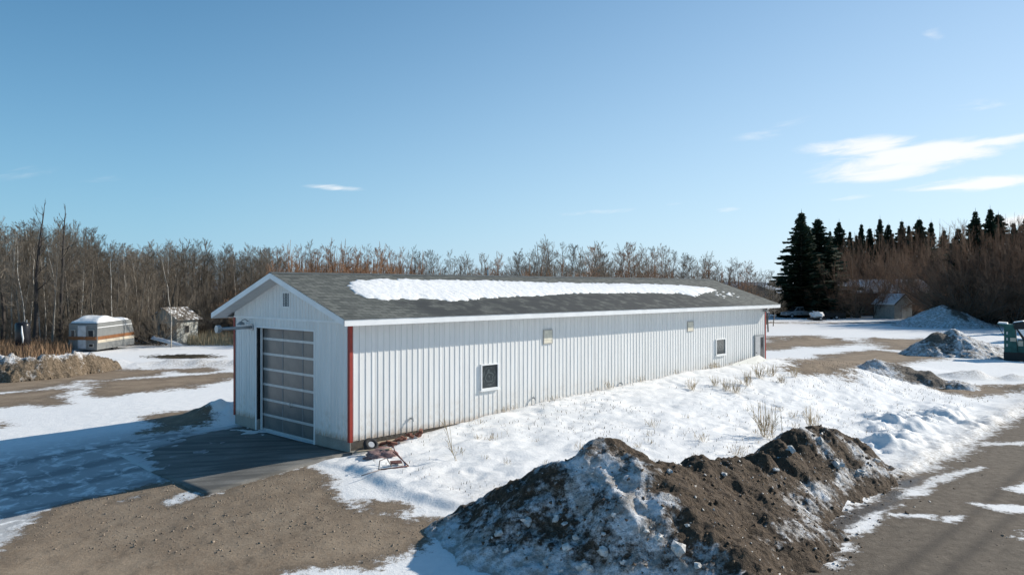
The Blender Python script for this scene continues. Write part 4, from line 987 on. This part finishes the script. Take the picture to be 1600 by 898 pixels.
DT = empty('box_trailer', (DXx, DYy, gz(DXx, DYy)), R(3)); tag(DT, 'dark utility trailer loaded with brush right of the snow heap', 'trailer')
MB().box(-1.6, 1.5, -.8, .8, .35, .42).box(-1.6, -1.54, -.8, .8, .42, 1.0).box(1.44, 1.5, -.8, .8, .42, 1.0).box(-1.54, 1.44, -.8, -.74, .42, 1.0).box(-1.54, 1.44, .74, .8, .42, 1.0).build('box', MAT['black'], DT)
for s in (-1, 1): wheel_part(DT, 0, s*.95, .32, .18)
mb = MB(); r = random.Random(9)
for k in range(160):
    x, y, a, b = r.uniform(-1.4, 1.3), r.uniform(-.6, .6), r.uniform(-1, 1), r.uniform(.2, .9); mb.tube([(x, y, .8), (x+a*.7, y+r.uniform(-.3, .3), .9+b*.7)], [.02, .008], 3, False)
mb.build('brush_load', simple('brush_load', (.10, .07, .05), .9, .3), DT)

def gable_house(name, label, px0, px1, Yd, ztop, wall_h, depth, wallm, roofm, rot, wins=()):
    x0, x1 = (px0-800)/1200*Yd, (px1-800)/1200*Yd; w = x1-x0
    h = empty(name, (x0, Yd, gz((x0+x1)/2, Yd)-.1), R(rot)); tag(h, label, 'house' if w > 5 else 'shed')
    MB().prism([(0, 0, 0), (0, depth, 0), (0, depth, wall_h), (0, depth/2, ztop), (0, 0, wall_h)], (0, 0, 0), (w, 0, 0)).build('wall', wallm, h)
    sl = (ztop-wall_h)/(depth/2)
    for s in (0, 1):
        yE = -.4 if s == 0 else depth+.4
        MB().prism([(0, depth/2, ztop+.14), (0, yE, wall_h-.4*sl+.14), (0, yE, wall_h-.4*sl+.02), (0, depth/2, ztop+.02)], (-.4, 0, 0), (w+.4, 0, 0)).build('roof', roofm, h)
    MB().box(-.42, w+.42, -.45, -.401, wall_h-.4*sl-.1, wall_h-.4*sl+.1).build('fascia', MAT['trim_white'], h)
    for (a, b, z0, z1) in wins:
        q = MB().box(a, b, -.05, -.001, z0, z1).build('window', MAT['trim_white'], h); MB().box(a+.07, b-.07, -.06, -.0502, z0+.07, z1-.07).build('pane', MAT['plain_glass'], q)
    return h
brownw = simple('brown_house_wall', (.13, .09, .065), .8, .15, 2)
gable_house('far_house', 'low brown house with snowy roof behind the brown willows', 1316, 1456, 134, 6.4, 4.4, 8, brownw, MAT['snow'], 0, [(2, 3.6, 1.2, 2.5), (6, 7.6, 1.2, 2.5), (10.5, 12, 1.2, 2.5)])
PS = empty('play_shed', (60.5, 121.5, gz(60, 121)), R(28)); tag(PS, 'small grey gabled shed under the willows behind the far snow cone', 'shed')
MB().prism([(0, 0, 0), (4.4, 0, 0), (4.4, 0, 2.5), (2.2, 0, 3.9), (0, 0, 2.5)], (0, 0, 0), (0, 3.6, 0)).build('wall', simple('grey_shed_wall', (.34, .33, .30), .8), PS)
for s in (-1, 1):
    e_ = 2.2-s*2.6; MB().prism([(2.2, 0, 4.02), (e_, 0, 2.37), (e_, 0, 2.25), (2.2, 0, 3.9)], (0, -.3, 0), (0, 3.9, 0)).build('roof', MAT['snow'], PS)
    MB().prism([(2.2, 0, 3.98), (e_, 0, 2.33), (e_, 0, 2.13), (2.2, 0, 3.78)], (0, -.34, 0), (0, -.302, 0)).build('verge_board', MAT['black'], PS)
MB().box(1.7, 2.7, -.04, -.001, 0, 2).build('door', MAT['tan_frame'], PS)
bw = simple('slate_blue_wall', (.05, .06, .075), .7, .1, 2)
HY = 190; hx0 = 59.7
FH = empty('far_garage', (hx0, HY, gz(hx0, HY)), R(-6)); tag(FH, 'slate blue gabled building with white corner beyond the roof end', 'building')
MB().prism([(-3.2, 0, 0), (5.4, 0, 0), (5.4, 0, 3.6), (1.1, 0, 5.3), (-3.2, 0, 3.6)], (0, 0, 0), (0, 10, 0)).build('wall', bw, FH)
for s in (-1, 1):
    e_ = 1.1+s*4.7; MB().prism([(1.1, 0, 5.5), (e_, 0, 3.64), (e_, 0, 3.46), (1.1, 0, 5.32)], (0, -.3, 0), (0, 10.3, 0)).build('roof', simple('dark_roof', (.05, .055, .065), .8), FH)
MB().box(5.0, 5.43, -.06, -.001, 0, 3.1).build('corner_board', MAT['trim_white'], FH)
MB().tube([(1.6, 1, 4.9), (1.6, 1, 5.8)], .12, 8).build('chimney', MAT['grey_metal'], FH)
far_snow_houses = gable_house('far_house', 'distant low house with snowy roof seen beside the big spruce', 1203, 1250, 235, 5.6, 3.2, 9, simple('pale_house_wall', (.5, .5, .48), .7), MAT['snow'], 0)
# ---------------------------------------------------------------- vegetation
def bark_mat(name, a, b, sc=3):
    m = M_(name); oi = m.n('ShaderNodeObjectInfo'); n = m.noise(sc, 5, .6, m.coord(), (1, 1, .3))
    f = m.math('ADD', m.math('MULTIPLY', n, .6), m.math('MULTIPLY', oi.outputs['Random'], .5))
    m.col(m.mix(m.ramp(f, .25, .85), a, b)).rough(.9); return m.m
MAT['bark'] = bark_mat('grey_bark', (.075, .065, .055), (.19, .17, .145))
MAT['twig'] = bark_mat('grey_brown_twigs', (.11, .090, .068), (.25, .21, .165))
MAT['birch'] = bark_mat('pale_birch_bark', (.28, .26, .23), (.52, .50, .46), 6)
MAT['rtwig'] = bark_mat('red_brown_twigs', (.22, .118, .066), (.40, .235, .14))
MAT['wtwig'] = bark_mat('brown_willow_twigs', (.14, .088, .06), (.28, .18, .12))
MAT['deadbark'] = bark_mat('dark_dead_bark', (.028, .025, .024), (.07, .06, .055))
def spruce_mat():
    m = M_('spruce_needles'); n = m.noise(2.5, 4); m.col(m.mix(m.ramp(n, .3, .7), (.018, .032, .018), (.045, .07, .034))).rough(.85); return m.m
MAT['needle'] = spruce_mat()

class Quick:
    """collects thin tapered three-sided sticks, written out in one go"""
    def __init__(s): s.a = []; s.b = []; s.ra = []; s.rb = []
    def stick(s, a, b, ra, rb): s.a.append(a); s.b.append(b); s.ra.append(ra); s.rb.append(rb)
    def mesh(s, name):
        A = np.array(s.a); Bm = np.array(s.b); ra = np.array(s.ra)[:, None]; rb = np.array(s.rb)[:, None]
        d = Bm-A; d /= np.linalg.norm(d, axis=1, keepdims=True)+1e-9
        ref = np.where(np.abs(d[:, 2:3]) < .9, np.array([[0, 0, 1.]]), np.array([[1., 0, 0]]))
        t = np.cross(d, ref); t /= np.linalg.norm(t, axis=1, keepdims=True)+1e-9; q = np.cross(d, t)
        n = len(A); V = np.zeros((n, 6, 3))
        for k in range(3):
            an = 2*math.pi*k/3; o = t*math.cos(an)+q*math.sin(an); V[:, k] = A+o*ra; V[:, 3+k] = Bm+o*rb
        base = (np.arange(n)*6)[:, None, None]; f = np.array([[0, 1, 4, 3], [1, 2, 5, 4], [2, 0, 3, 5]])[None]
        return np_mesh(name, V.reshape(-1, 3), (base+f).reshape(-1, 4))
def vec(az, el): return np.array([math.cos(az)*math.cos(el), math.sin(az)*math.cos(el), math.sin(el)])
def branch(Q, rnd, p, az, el, L, r, depth, spread, up, n2, dens):
    """a crooked branch with side twigs"""
    seg = 4 if depth > 0 else 2; pts = [p]
    for i in range(seg):
        az += rnd.gauss(0, .22); el += up*rnd.uniform(.0, 1.0)*.11+rnd.gauss(0, .1); el = max(-.5, min(1.5, el))
        q = pts[-1]+vec(az, el)*L/seg; Q.stick(pts[-1], q, r*(1-i/seg*.8), max(.005, r*(1-(i+1)/seg*.8))); pts.append(q)
    if depth <= 0: return
    for k in range(n2):
        f = rnd.uniform(.15, 1.0); i = min(seg-1, int(f*seg)); b = pts[i]+(pts[i+1]-pts[i])*(f*seg-i)
        branch(Q, rnd, b, az+rnd.choice((-1, 1))*rnd.uniform(.3, spread), el+rnd.uniform(-.3, .55), L*rnd.uniform(.28, .55)*(1.1-.4*f), max(.0055, r*.40), depth-1, spread, up, dens, dens)
def bare_tree(seed, h=10., crown0=.35, n1=26, blen=.28, n2=7, n3=6, r0=.11, el0=.55, lean=.03):
    """trunk and crown meshes of one leafless tree of height h"""
    rnd = random.Random(seed); T_ = Quick(); Q = Quick(); p = np.zeros(3); az, ln = rnd.uniform(0, 6), rnd.uniform(0, lean); n = 14; pts = [p]
    for i in range(n):
        az += rnd.gauss(0, .5); ln = ln*.8+abs(rnd.gauss(0, .045)); q = pts[-1]+np.array([math.cos(az)*ln, math.sin(az)*ln, 1])*h/n
        pts.append(q)
    for i in range(n):
        ra, rb = r0*(1-i/n)**.8+.012, r0*(1-(i+1)/n)**.8+.010; T_.stick(pts[i]-np.array([0, 0, .3 if i == 0 else .03]), pts[i+1], ra, rb)
    for k in range(n1):
        f = crown0+(1-crown0)*((k+rnd.random())/n1)**.85; i = min(n-1, int(f*n)); b = pts[i]+(pts[i+1]-pts[i])*(f*n-i)
        L = h*blen*(1.08-f)**.6*rnd.uniform(.6, 1.15)
        branch(Q, rnd, b, rnd.uniform(0, 6.28), el0+rnd.uniform(-.3, .4)+.25*f, L, r0*.35*(1.1-f*.8), 2, 1.1, 1.0, n2, n3)
    for k in range(int(n1*.35)):      # dead low twigs
        f = rnd.uniform(.12, crown0); i = int(f*n); b = pts[i]; branch(Q, rnd, b, rnd.uniform(0, 6.28), rnd.uniform(-.2, .5), h*.09*rnd.random()+.3, .018, 1, 1., .4, 3, 2)
    return T_.mesh('trunk'), Q.mesh('crown')
def shrub(seed, h=5., stems=16, fan=.75, n2=9, n3=8, r0=.06):
    rnd = random.Random(seed); T_ = Quick(); Q = Quick()
    for s in range(stems):
        az = rnd.uniform(0, 6.28); el = 1.5-fan*rnd.random()**.8; p = np.array([rnd.gauss(0, .25), rnd.gauss(0, .25), -.1]); L = h*rnd.uniform(.75, 1.05); seg = 6; pts = [p]
        for i in range(seg):
            az += rnd.gauss(0, .12); el += rnd.gauss(.01, .06); q = pts[-1]+vec(az, el)*L/seg; T_.stick(pts[-1], q, r0*(1-i/seg*.85), r0*(1-(i+1)/seg*.85)); pts.append(q)
        for k in range(n2):
            f = .2+.8*rnd.random()**.8; i = min(seg-1, int(f*seg)); b = pts[i]+(pts[i+1]-pts[i])*(f*seg-i)
            branch(Q, rnd, b, az+rnd.uniform(-1.2, 1.2), el+rnd.uniform(-.6, .2), h*rnd.uniform(.15, .3), r0*.4*(1.1-f), 2, .9, .8, n3, 4)
    return T_.mesh('trunk'), Q.mesh('crown')
def spruce(seed, h=12., wid=.2):
    rnd = random.Random(seed); T_ = Quick()
    for i in range(8): T_.stick(np.array([0, 0, h*i/8-.1*(i == 0)]), np.array([0, 0, h*(i+1)/8]), .2*(1-i/8)+.015, .2*(1-(i+1)/8)+.012)
    V = []; Fc = []
    z = h*.03
    while z < h*.985:
        f = z/h; nb = int(9-4*f)+rnd.randint(0, 2); rad = h*wid*(1-f)**.95*(1 if f > .08 else .8)*rnd.uniform(.82, 1.15)+.06
        a0 = rnd.uniform(0, 6.28)
        for k in range(nb):
            az = a0+6.283*k/nb+rnd.gauss(0, .2); L = rad*rnd.uniform(.55, 1.18); dr = rnd.uniform(.0, .42)*(1-f)+.02; ux, uy = math.cos(az), math.sin(az); px_, py_ = -uy, ux
            nsg = max(3, int(L/.28))
            for j in range(nsg):
                t0 = (j+.2)/nsg; x = L*t0; zz0 = z - dr*x + .12*x*t0
                for s in (-1, 1):     # side sprays
                    o = len(V); kk = min(1, L/1.1); w_ = (.34+.22*(1-t0))*rnd.uniform(.7, 1.3)*kk; sw = rnd.uniform(.2, .5)*kk; dz_ = rnd.uniform(-.22, .04)
                    V += [(ux*x, uy*x, zz0+.03), (ux*(x+sw)+px_*s*w_*.35, uy*(x+sw)+py_*s*w_*.35, zz0+.05), (ux*(x+.12+sw*.6)+px_*s*w_, uy*(x+.12+sw*.6)+py_*s*w_, zz0+dz_), (ux*(x+.02)+px_*s*w_*.5, uy*(x+.02)+py_*s*w_*.5, zz0-.1)]
                    Fc += [(o, o+1, o+2, o+3)]
                o = len(V); hh = rnd.uniform(.12, .26); V += [(ux*x, uy*x, zz0+.08), (ux*(x+.4*kk), uy*(x+.4*kk), zz0+.02), (ux*(x+.34*kk), uy*(x+.34*kk), zz0-hh), (ux*x, uy*x, zz0-hh)]; Fc += [(o, o+1, o+2, o+3)]
            o = len(V); V += [(ux*L*.9, uy*L*.9, z-dr*L+.1), (ux*L*1.12+px_*.1, uy*L*1.12+py_*.1, z-dr*L+.12), (ux*L*1.1-px_*.12, uy*L*1.1-py_*.12, z-dr*L-.06), (ux*L*.88-px_*.2, uy*L*.88-py_*.2, z-dr*L-.1)]; Fc += [(o, o+1, o+2, o+3)]
        z += h*.017*(1.25-.5*f)*rnd.uniform(.8, 1.2)+.05
    o = len(V); V += [(-.06, 0, h*.95), (.06, 0, h*.95), (0, 0, h*1.03), (0, .05, h*.95)]; Fc += [(o, o+1, o+2, o+3)]
    return T_.mesh('trunk'), np_mesh('crown', V, Fc)
def tree_obj(name, meshes, mats, loc, s, rz, label, group=None, cat='tree', sxy=None):
    e = empty(name, loc, rz); e.scale = (sxy or s, sxy or s, s)
    for me, mt, nm in zip(meshes, mats, ('trunk', 'crown')):
        o = bpy.data.objects.new(nm, me); COL.objects.link(o); o.parent = e
        if not me.materials: me.materials.append(mt)
        if me.materials[0] != mt:
            o.material_slots[0].link = 'OBJECT'; o.material_slots[0].material = mt
    tag(e, label, cat, group); return e

ASP = [bare_tree(500+k, 10, .30+.05*(k % 3), 30, .26+.025*(k % 3), 9, 7, .08, .30) for k in range(6)]
BSH = [bare_tree(540+k, 10, .2, 34, .36, 9, 7, .12, .2, .05) for k in range(4)]
SHR = [shrub(560+k, 5, 16, 1.25, 10, 8, .032) for k in range(3)]
WIL = [shrub(580+k, 9, 22, 1.15, 15, 9, .075) for k in range(3)]
SPR = [spruce(600+k, 12, .18+.025*k) for k in range(5)]

TOPX = [-300, 0, 20, 60, 100, 130, 150, 200, 250, 300, 330, 420, 440, 480, 520, 560, 600, 650, 700, 760, 800, 830, 860, 900, 950, 1000, 1040, 1070, 1110, 1150, 1180, 1215]
TOPY = [330, 345, 350, 345, 345, 360, 378, 384, 380, 376, 384, 388, 392, 383, 384, 388, 390, 394, 400, 398, 396, 388, 378, 392, 384, 387, 390, 402, 403, 412, 424, 432]
rnd = random.Random(12)
def clear_left(x, y):
    px = 800+x/y*1200
    if y < 62 and px > 100: return False
    if math.hypot(x+30, y-61.5) < 4.6 or math.hypot(x+29.5, y-71) < 4.3: return False
    if math.hypot(x-tx, y-ty) < 2.2: return False
    if px > 290 and y < 74: return False
    return y > 59.5-.2*(x+38)
cnt = 0; tries = 0
while cnt < 185 and tries < 5000:
    tries += 1
    px = rnd.uniform(-35, 445); Yd = rnd.uniform(60, 108) if rnd.random() < .8 else rnd.uniform(60, 76); x = (px-800)/1200*Yd
    if not clear_left(x, Yd): continue
    top = np.interp(px, TOPX, TOPY)+abs(rnd.gauss(0, 14 if px > 140 else 34)); h = 5+(449-top)/1200*Yd
    pale = rnd.random() < .22
    k = rnd.randrange(6); tree_obj('aspen_tree', ASP[k], (MAT['birch'] if pale else MAT['bark'], MAT['twig']), (x, Yd, gz(x, Yd)), h/10, rnd.uniform(0, 6.28),
             'leafless pale barked tree in the wood on the left' if pale else 'leafless grey barked tree in the wood on the left', 'trees of the left wood', sxy=h/10*(rnd.uniform(.55, .85) if pale else rnd.uniform(.85, 1.25))); cnt += 1
# under-storey shrubs at the wood edge
for k in range(95):
    px = rnd.uniform(-30, 430); Yd = rnd.uniform(63, 98); x = (px-800)/1200*Yd
    if not clear_left(x, Yd): continue
    s = rnd.uniform(.55, 1.25); tree_obj('bare_shrub', SHR[k % 3], (MAT['twig'], MAT['twig']), (x, Yd, gz(x, Yd)), s, rnd.uniform(0, 6), 'leafless grey-brown shrub in the undergrowth of the left wood', 'shrubs of the left wood', 'shrub')
# trees behind the building
for k in range(128):
    px = 430+(1215-430)*((k*.618034) % 1.0) + rnd.uniform(-12, 12); Yd = rnd.uniform(78, 118)+ (px > 900)*rnd.uniform(0, 25); x = (px-800)/1200*Yd
    top = np.interp(px, TOPX, TOPY)-4+abs(rnd.gauss(0, 15)); h = 5+(449-top)/1200*Yd
    red = (rnd.random() < (.9 if px < 640 else .22)); set_ = ASP if (px < 780 and rnd.random() < .7) else BSH
    tree_obj('bare_tree', set_[rnd.randrange(len(set_))], (MAT['bark'], MAT['rtwig'] if red else MAT['twig']), (x, Yd, gz(x, Yd)), h/10, rnd.uniform(0, 6.28),
             'leafless tree with red-brown twigs rising behind the long roof' if red else 'leafless grey tree rising behind the long roof', 'trees behind the building', sxy=h/10*rnd.uniform(.8, 1.1))
for k in range(72):       # orange willow brush behind the roof
    px = 440+700*((k*.618034+.3) % 1) if k < 46 else rnd.uniform(440, 650); Yd = rnd.uniform(70, 88)+(px > 900)*22; x = (px-800)/1200*Yd
    s = (5+(rnd.uniform(12, 42) if px > 650 else rnd.uniform(18, 54))/1200*Yd)/5*(.92 if px < 1050 else .85); tree_obj('willow_bush', SHR[k % 3], (MAT['rtwig'], MAT['rtwig']), (x, Yd, gz(x, Yd)), s, rnd.uniform(0, 6), 'orange-brown willow bush just showing above the roof ridge', 'willow bushes behind the building', 'bush')
# trees one can point to
x, Yd = (53-800)/1200*62, 62
tree_obj('dead_tree', bare_tree(700, 10, .38, 15, .24, 4, 2, .18, .5, .05), (MAT['deadbark'], MAT['deadbark']), (x, Yd, gz(x, Yd)), (5+135/1200*Yd)/10, .5, 'tall dark dead tree with a forked tip, leftmost of the two')
x, Yd = (96-800)/1200*64, 64
tree_obj('dead_tree', bare_tree(712, 10, .4, 14, .18, 3, 2, .17, .7, .07), (MAT['deadbark'], MAT['deadbark']), (x, Yd, gz(x, Yd)), (5+127/1200*Yd)/10, 2.5, 'tall dark dead tree with a broken crooked top above the camper')
x, Yd = (2-800)/1200*63, 63
tree_obj('dark_tree', bare_tree(731, 10, .3, 18, .3, 5, 4, .16, .5, .05), (MAT['deadbark'], MAT['twig']), (x, Yd, gz(x, Yd)), (5+118/1200*Yd)/10, 1, 'dark bare tree at the left edge of the picture')
x, Yd = ground_at(267, 543)
tree_obj('birch_tree', bare_tree(745, 10, .35, 18, .28, 6, 4, .075, .6, .05), (MAT['birch'], MAT['twig']), (x, Yd, gz(x, Yd)), .78, 1.1, 'slim white birch standing before the small shed')
x, Yd = (866-800)/1200*96, 96
tree_obj('bare_tree', bare_tree(750, 10, .35, 20, .2, 6, 5, .12, .8), (MAT['bark'], MAT['twig']), (x, Yd, gz(x, Yd)), (5+78/1200*Yd)/10, 1.1, 'tallest narrow bare tree above the middle of the long roof')
# spruces on the right
SPX = [(1252, 328, 101, 1.5, 'tallest dark spruce at the left end of the row, by the pickup'), (1278, 338, 103, 1.35, 'tall dark spruce right against the tallest one'),
       (1297, 357, 118, 1., 'short slim spruce just right of the tall pair'), (1311, 343, 120, 1., None), (1328, 359, 120, .9, None), (1346, 347, 119, 1.05, None), (1359, 354, 121, .9, None),
       (1375, 337, 119, 1.1, None), (1388, 347, 121, 1.0, None), (1409, 342, 120, 1.05, None), (1420, 349, 122, .95, None), (1436, 339, 120, 1.1, None), (1455, 342, 121, 1.1, None), (1497, 352, 118, 1., None),
       (1524, 325, 112, 1.25, 'dense tall spruce, left one of the right-hand clump'), (1547, 321, 113, 1.3, 'tallest spruce of the right-hand clump'), (1560, 330, 115, 1.2, 'spruce on the right side of the right-hand clump'), (1584, 342, 116, 1.1, 'spruce near the right edge of the picture'), (1603, 336, 114, 1.15, 'spruce cut by the right edge of the picture'), (1640, 335, 112, 1.2, None), (1700, 330, 88, 1.3, 'spruce beyond the right edge of the picture'), (1790, 315, 80, 1.3, 'spruce beyond the right edge of the picture'), (1900, 320, 78, 1.3, 'spruce beyond the right edge of the picture'), (1475, 356, 125, .95, None), (1338, 365, 126, .9, None)]
for i, (px, py, Yd, w, lab) in enumerate(SPX):
    Yd *= 1.27 if px < 1490 else .99; x = (px-800)/1200*Yd; h = 5+(449-py)/1200*Yd
    tree_obj('spruce_tree', SPR[(i*3) % 5], (MAT['bark'], MAT['needle']), (x, Yd, gz(x, Yd)), h/12.2, i*1.7+.4*(i % 5), lab or 'dark spruce showing its tip above the brown willows', 'spruce row on the right', sxy=h/12.2*w*((1.0, 1.32, .86, 1.18, 1.05)[i % 5] if i > 1 else 1.35))
# brown willows
WLX = [(1292, 400, 113, .9), (1316, 392, 115, .9), (1345, 385, 115, 1.0), (1376, 380, 116, 1.0), (1408, 376, 115, 1.1), (1440, 374, 116, 1.1), (1470, 372, 113, 1.1), (1498, 376, 112, 1.1), (1524, 370, 109, 1.1), (1552, 362, 108, 1.15), (1580, 366, 107, 1.15), (1608, 362, 106, 1.2), (1645, 362, 106, 1.2), (1690, 355, 100, 1.3), (1740, 350, 96, 1.3),
       (1302, 412, 101, .85), (1338, 404, 100.5, .9), (1368, 406, 100, .9), (1396, 402, 102, .9), (1420, 398, 102, .8), (1462, 396, 103, .9), (1500, 400, 104, 1.0), (1540, 395, 103, 1.0), (1585, 400, 101, 1.0)]
for i, (px, py, Yd, w) in enumerate(WLX):
    Yd *= 1.25 if px < 1480 else .97; x = (px-800)/1200*Yd; h = 5+(449-py)/1200*Yd
    tree_obj('willow_tree', WIL[i % 3], (MAT['bark'], MAT['wtwig']), (x, Yd, gz(x, Yd)), h/9.0, i*2.1, 'big brown leafless willow below the spruces on the right', 'brown willows on the right', sxy=h/9.0*w*1.0)
for px, py, Yd in ((1222, 412, 150), (1204, 428, 170), (1100, 405, 110), (1180, 420, 105)):
    x = (px-800)/1200*Yd; h = 5+(449-py)/1200*Yd
    tree_obj('bare_tree', BSH[px % 4], (MAT['bark'], MAT['twig']), (x, Yd, gz(x, Yd)), h/10, px, 'faint bare tree between the roof end and the big spruce', 'far trees past the roof end')

# dry grass and weeds
def grass(name, label, spots, mat, hmin, hmax, w=.012):
    V = []; Fc = []
    for (x, y, z) in spots:
        a = rnd.uniform(0, 6.28); h = rnd.uniform(hmin, hmax); b = rnd.gauss(0, .25)*h; c = rnd.gauss(0, .25)*h; ww = w*rnd.uniform(.7, 1.4); o = len(V); ca, sa = math.cos(a)*ww, math.sin(a)*ww
        V += [(x-ca, y-sa, z-.05), (x+ca, y+sa, z-.05), (x+b*.4+ca*.7, y+c*.4+sa*.7, z+h*.6), (x+b*.4-ca*.7, y+c*.4-sa*.7, z+h*.6), (x+b, y+c, z+h*.95), (x+b*1.02, y+c*1.02, z+h*.96)]
        Fc += [(o, o+1, o+2, o+3), (o+3, o+2, o+5, o+4)]
    return tag(link(name, np_mesh(name, V, Fc), mat), label, 'grass', None, 'stuff')
MAT['straw'] = simple('dry_straw', (.46, .36, .22), .9, .3, 3); MAT['straw2'] = simple('brown_dead_grass', (.21, .135, .08), .9, .4, 1)
def spots(n, f):
    P = np.array([f() for _ in range(n)]); z = H(P[:, 0], P[:, 1], False); return np.column_stack([P, z])
def edge_spot():
    while True:
        px = rnd.uniform(-40, 112); Yd = rnd.uniform(53, 63); x = (px-800)/1200*Yd
        if math.hypot(x-tx, Yd-ty) > .5 and not (abs(x+30.5) < 2.8 and Yd < 61): return (x, Yd)
grass('dry_grass', 'tall brown dead grass at the wood edge around the black tank', spots(4200, edge_spot), MAT['straw2'], .2, 1.25, .018)
grass('dry_grass', 'tawny dead grass beside the small shed', spots(3000, lambda: ((rnd.uniform(292, 378)-800)/1200*(q := rnd.uniform(66, 76)), q)), MAT['straw'], .2, 1.2, .018)
grass('dry_grass', 'thin dead grass through the wood floor', spots(6000, lambda: ((rnd.uniform(-40, 430)-800)/1200*(q := rnd.uniform(72, 105)), q)), MAT['straw2'], .3, 1.0, .03)
def weed_mesh(seed, h, n, spread):
    r = random.Random(seed); Q = Quick()
    for k in range(n):
        az = r.uniform(0, 6.28); el = r.uniform(.75, 1.5); branch(Q, r, np.array([r.gauss(0, spread), r.gauss(0, spread), -.05]), az, el, h*r.uniform(.5, 1.05), .0055, 1, .8, .3, 7, 2)
    return Q.mesh('weed_clump')
WEED = [weed_mesh(800, .9, 26, .16), weed_mesh(801, .6, 14, .2), weed_mesh(802, .35, 10, .18), weed_mesh(803, 1.0, 2, .02)]
for m_ in WEED: m_.materials.append(MAT['straw'])
def weed(px, py, k, s, label, sxy=1):
    x, y = ground_at(px, py); o = link('weed_clump', WEED[k], None); o.location = (x, y, Hs(x, y)); o.scale = (s*sxy, s*sxy, s); o.rotation_euler = (0, 0, rnd.uniform(0, 6))
    return tag(o, label, 'weeds', 'dry weeds in the snow')
weed(1200, 682, 0, 1.35, 'tallest tan weed clump standing right before the second dirt hump', .8); weed(1270, 670, 0, .95, 'pale tan weed clump right of the tallest one', .7)
weed(713, 718, 3, 1.25, 'single thin weed stalk alone on the snow near the wall')
for px, py, s in ((1165, 605, 1.2), (1150, 617, 1.0), (1188, 592, 1.2), (1136, 612, .9), (1205, 588, 1.0), (1080, 605, .9), (1240, 592, .9), (1118, 600, .8), (1222, 600, .8)): weed(px, py, 0, s*.62, 'tan weed clump on the snow rise below the far end of the wall')
for k in range(36):
    px = rnd.uniform(660, 1290); py = rnd.uniform(632, 745)
    u_, v_ = xy2uv(*ground_at(px, py))
    if v_ > -.5 or v_ < -9.3 or u_ < -.6 or u_ > 30: continue
    weed(px, py, rnd.choice((1, 2, 2)), rnd.uniform(.25, .6), 'short dry weed sprig poking through the snow field')
for k in range(16):
    u_ = rnd.uniform(6, 26); x, y = uv2xy(u_, -rnd.uniform(.12, .5)); o = link('weed_clump', WEED[rnd.choice((1, 2, 2))], None); o.location = (x, y, Hs(x, y)); o.scale = (rnd.uniform(.4, .8),)*3; tag(o, 'dry weed sprig growing against the foot of the long wall', 'weeds', 'weeds along the wall')
MAT['stub'] = simple('grey_stubble', (.20, .16, .115), .9, .3, 3)
def stub():
    while True:
        u_ = rnd.uniform(-.5, 34); v_ = -rnd.uniform(.3, 10.5)
        x, y = uv2xy(u_, v_)
        if float(fbm(np.array([x]), np.array([y]), .5, 3, 900)[0]) + rnd.gauss(0, .12) > .02: return (x, y)
sp_ = spots(2600, stub); sp_[:, 2] = H(sp_[:, 0], sp_[:, 1])
grass('stubble', 'fine dead stubble tips scattered through the snow field', sp_, MAT['stub'], .03, .12, .008)

# the wood farther back reads as one grey mass
Q = Quick(); r = random.Random(77)
for k in range(1100):
    px = r.uniform(-70, 1180); Yd = r.uniform(112, 150) if px < 450 else r.uniform(120, 160); x = (px-800)/1200*Yd
    top = np.interp(px, TOPX, TOPY)+abs(r.gauss(0, 10))+(12 if px < 450 else 24); h = 5+(449-top)/1200*Yd; b = np.array([x, Yd, 0.])
    Q.stick(b, b+np.array([r.gauss(0, .3), 0, h]), .10, .015)
    for j in range(36 if px < 450 else 20):
        f = r.random()**.8; az = r.uniform(0, 6.28); L = h*(.08+.14*(1-f)); p = b+np.array([0, 0, h*f]); el = r.uniform(.1, 1.1); q = p+vec(az, el)*L; Q.stick(p, q, .022, .008)
        for i in range(2): t = p+(q-p)*r.uniform(.3, 1); Q.stick(t, t+vec(az+r.uniform(-1, 1), el+r.uniform(-.3, .5))*L*.5, .012, .006)
tag(link('far_wood', Q.mesh('far_wood'), MAT['twig']), 'hazy grey mass of the leafless wood farther back', 'wood', None, 'stuff')
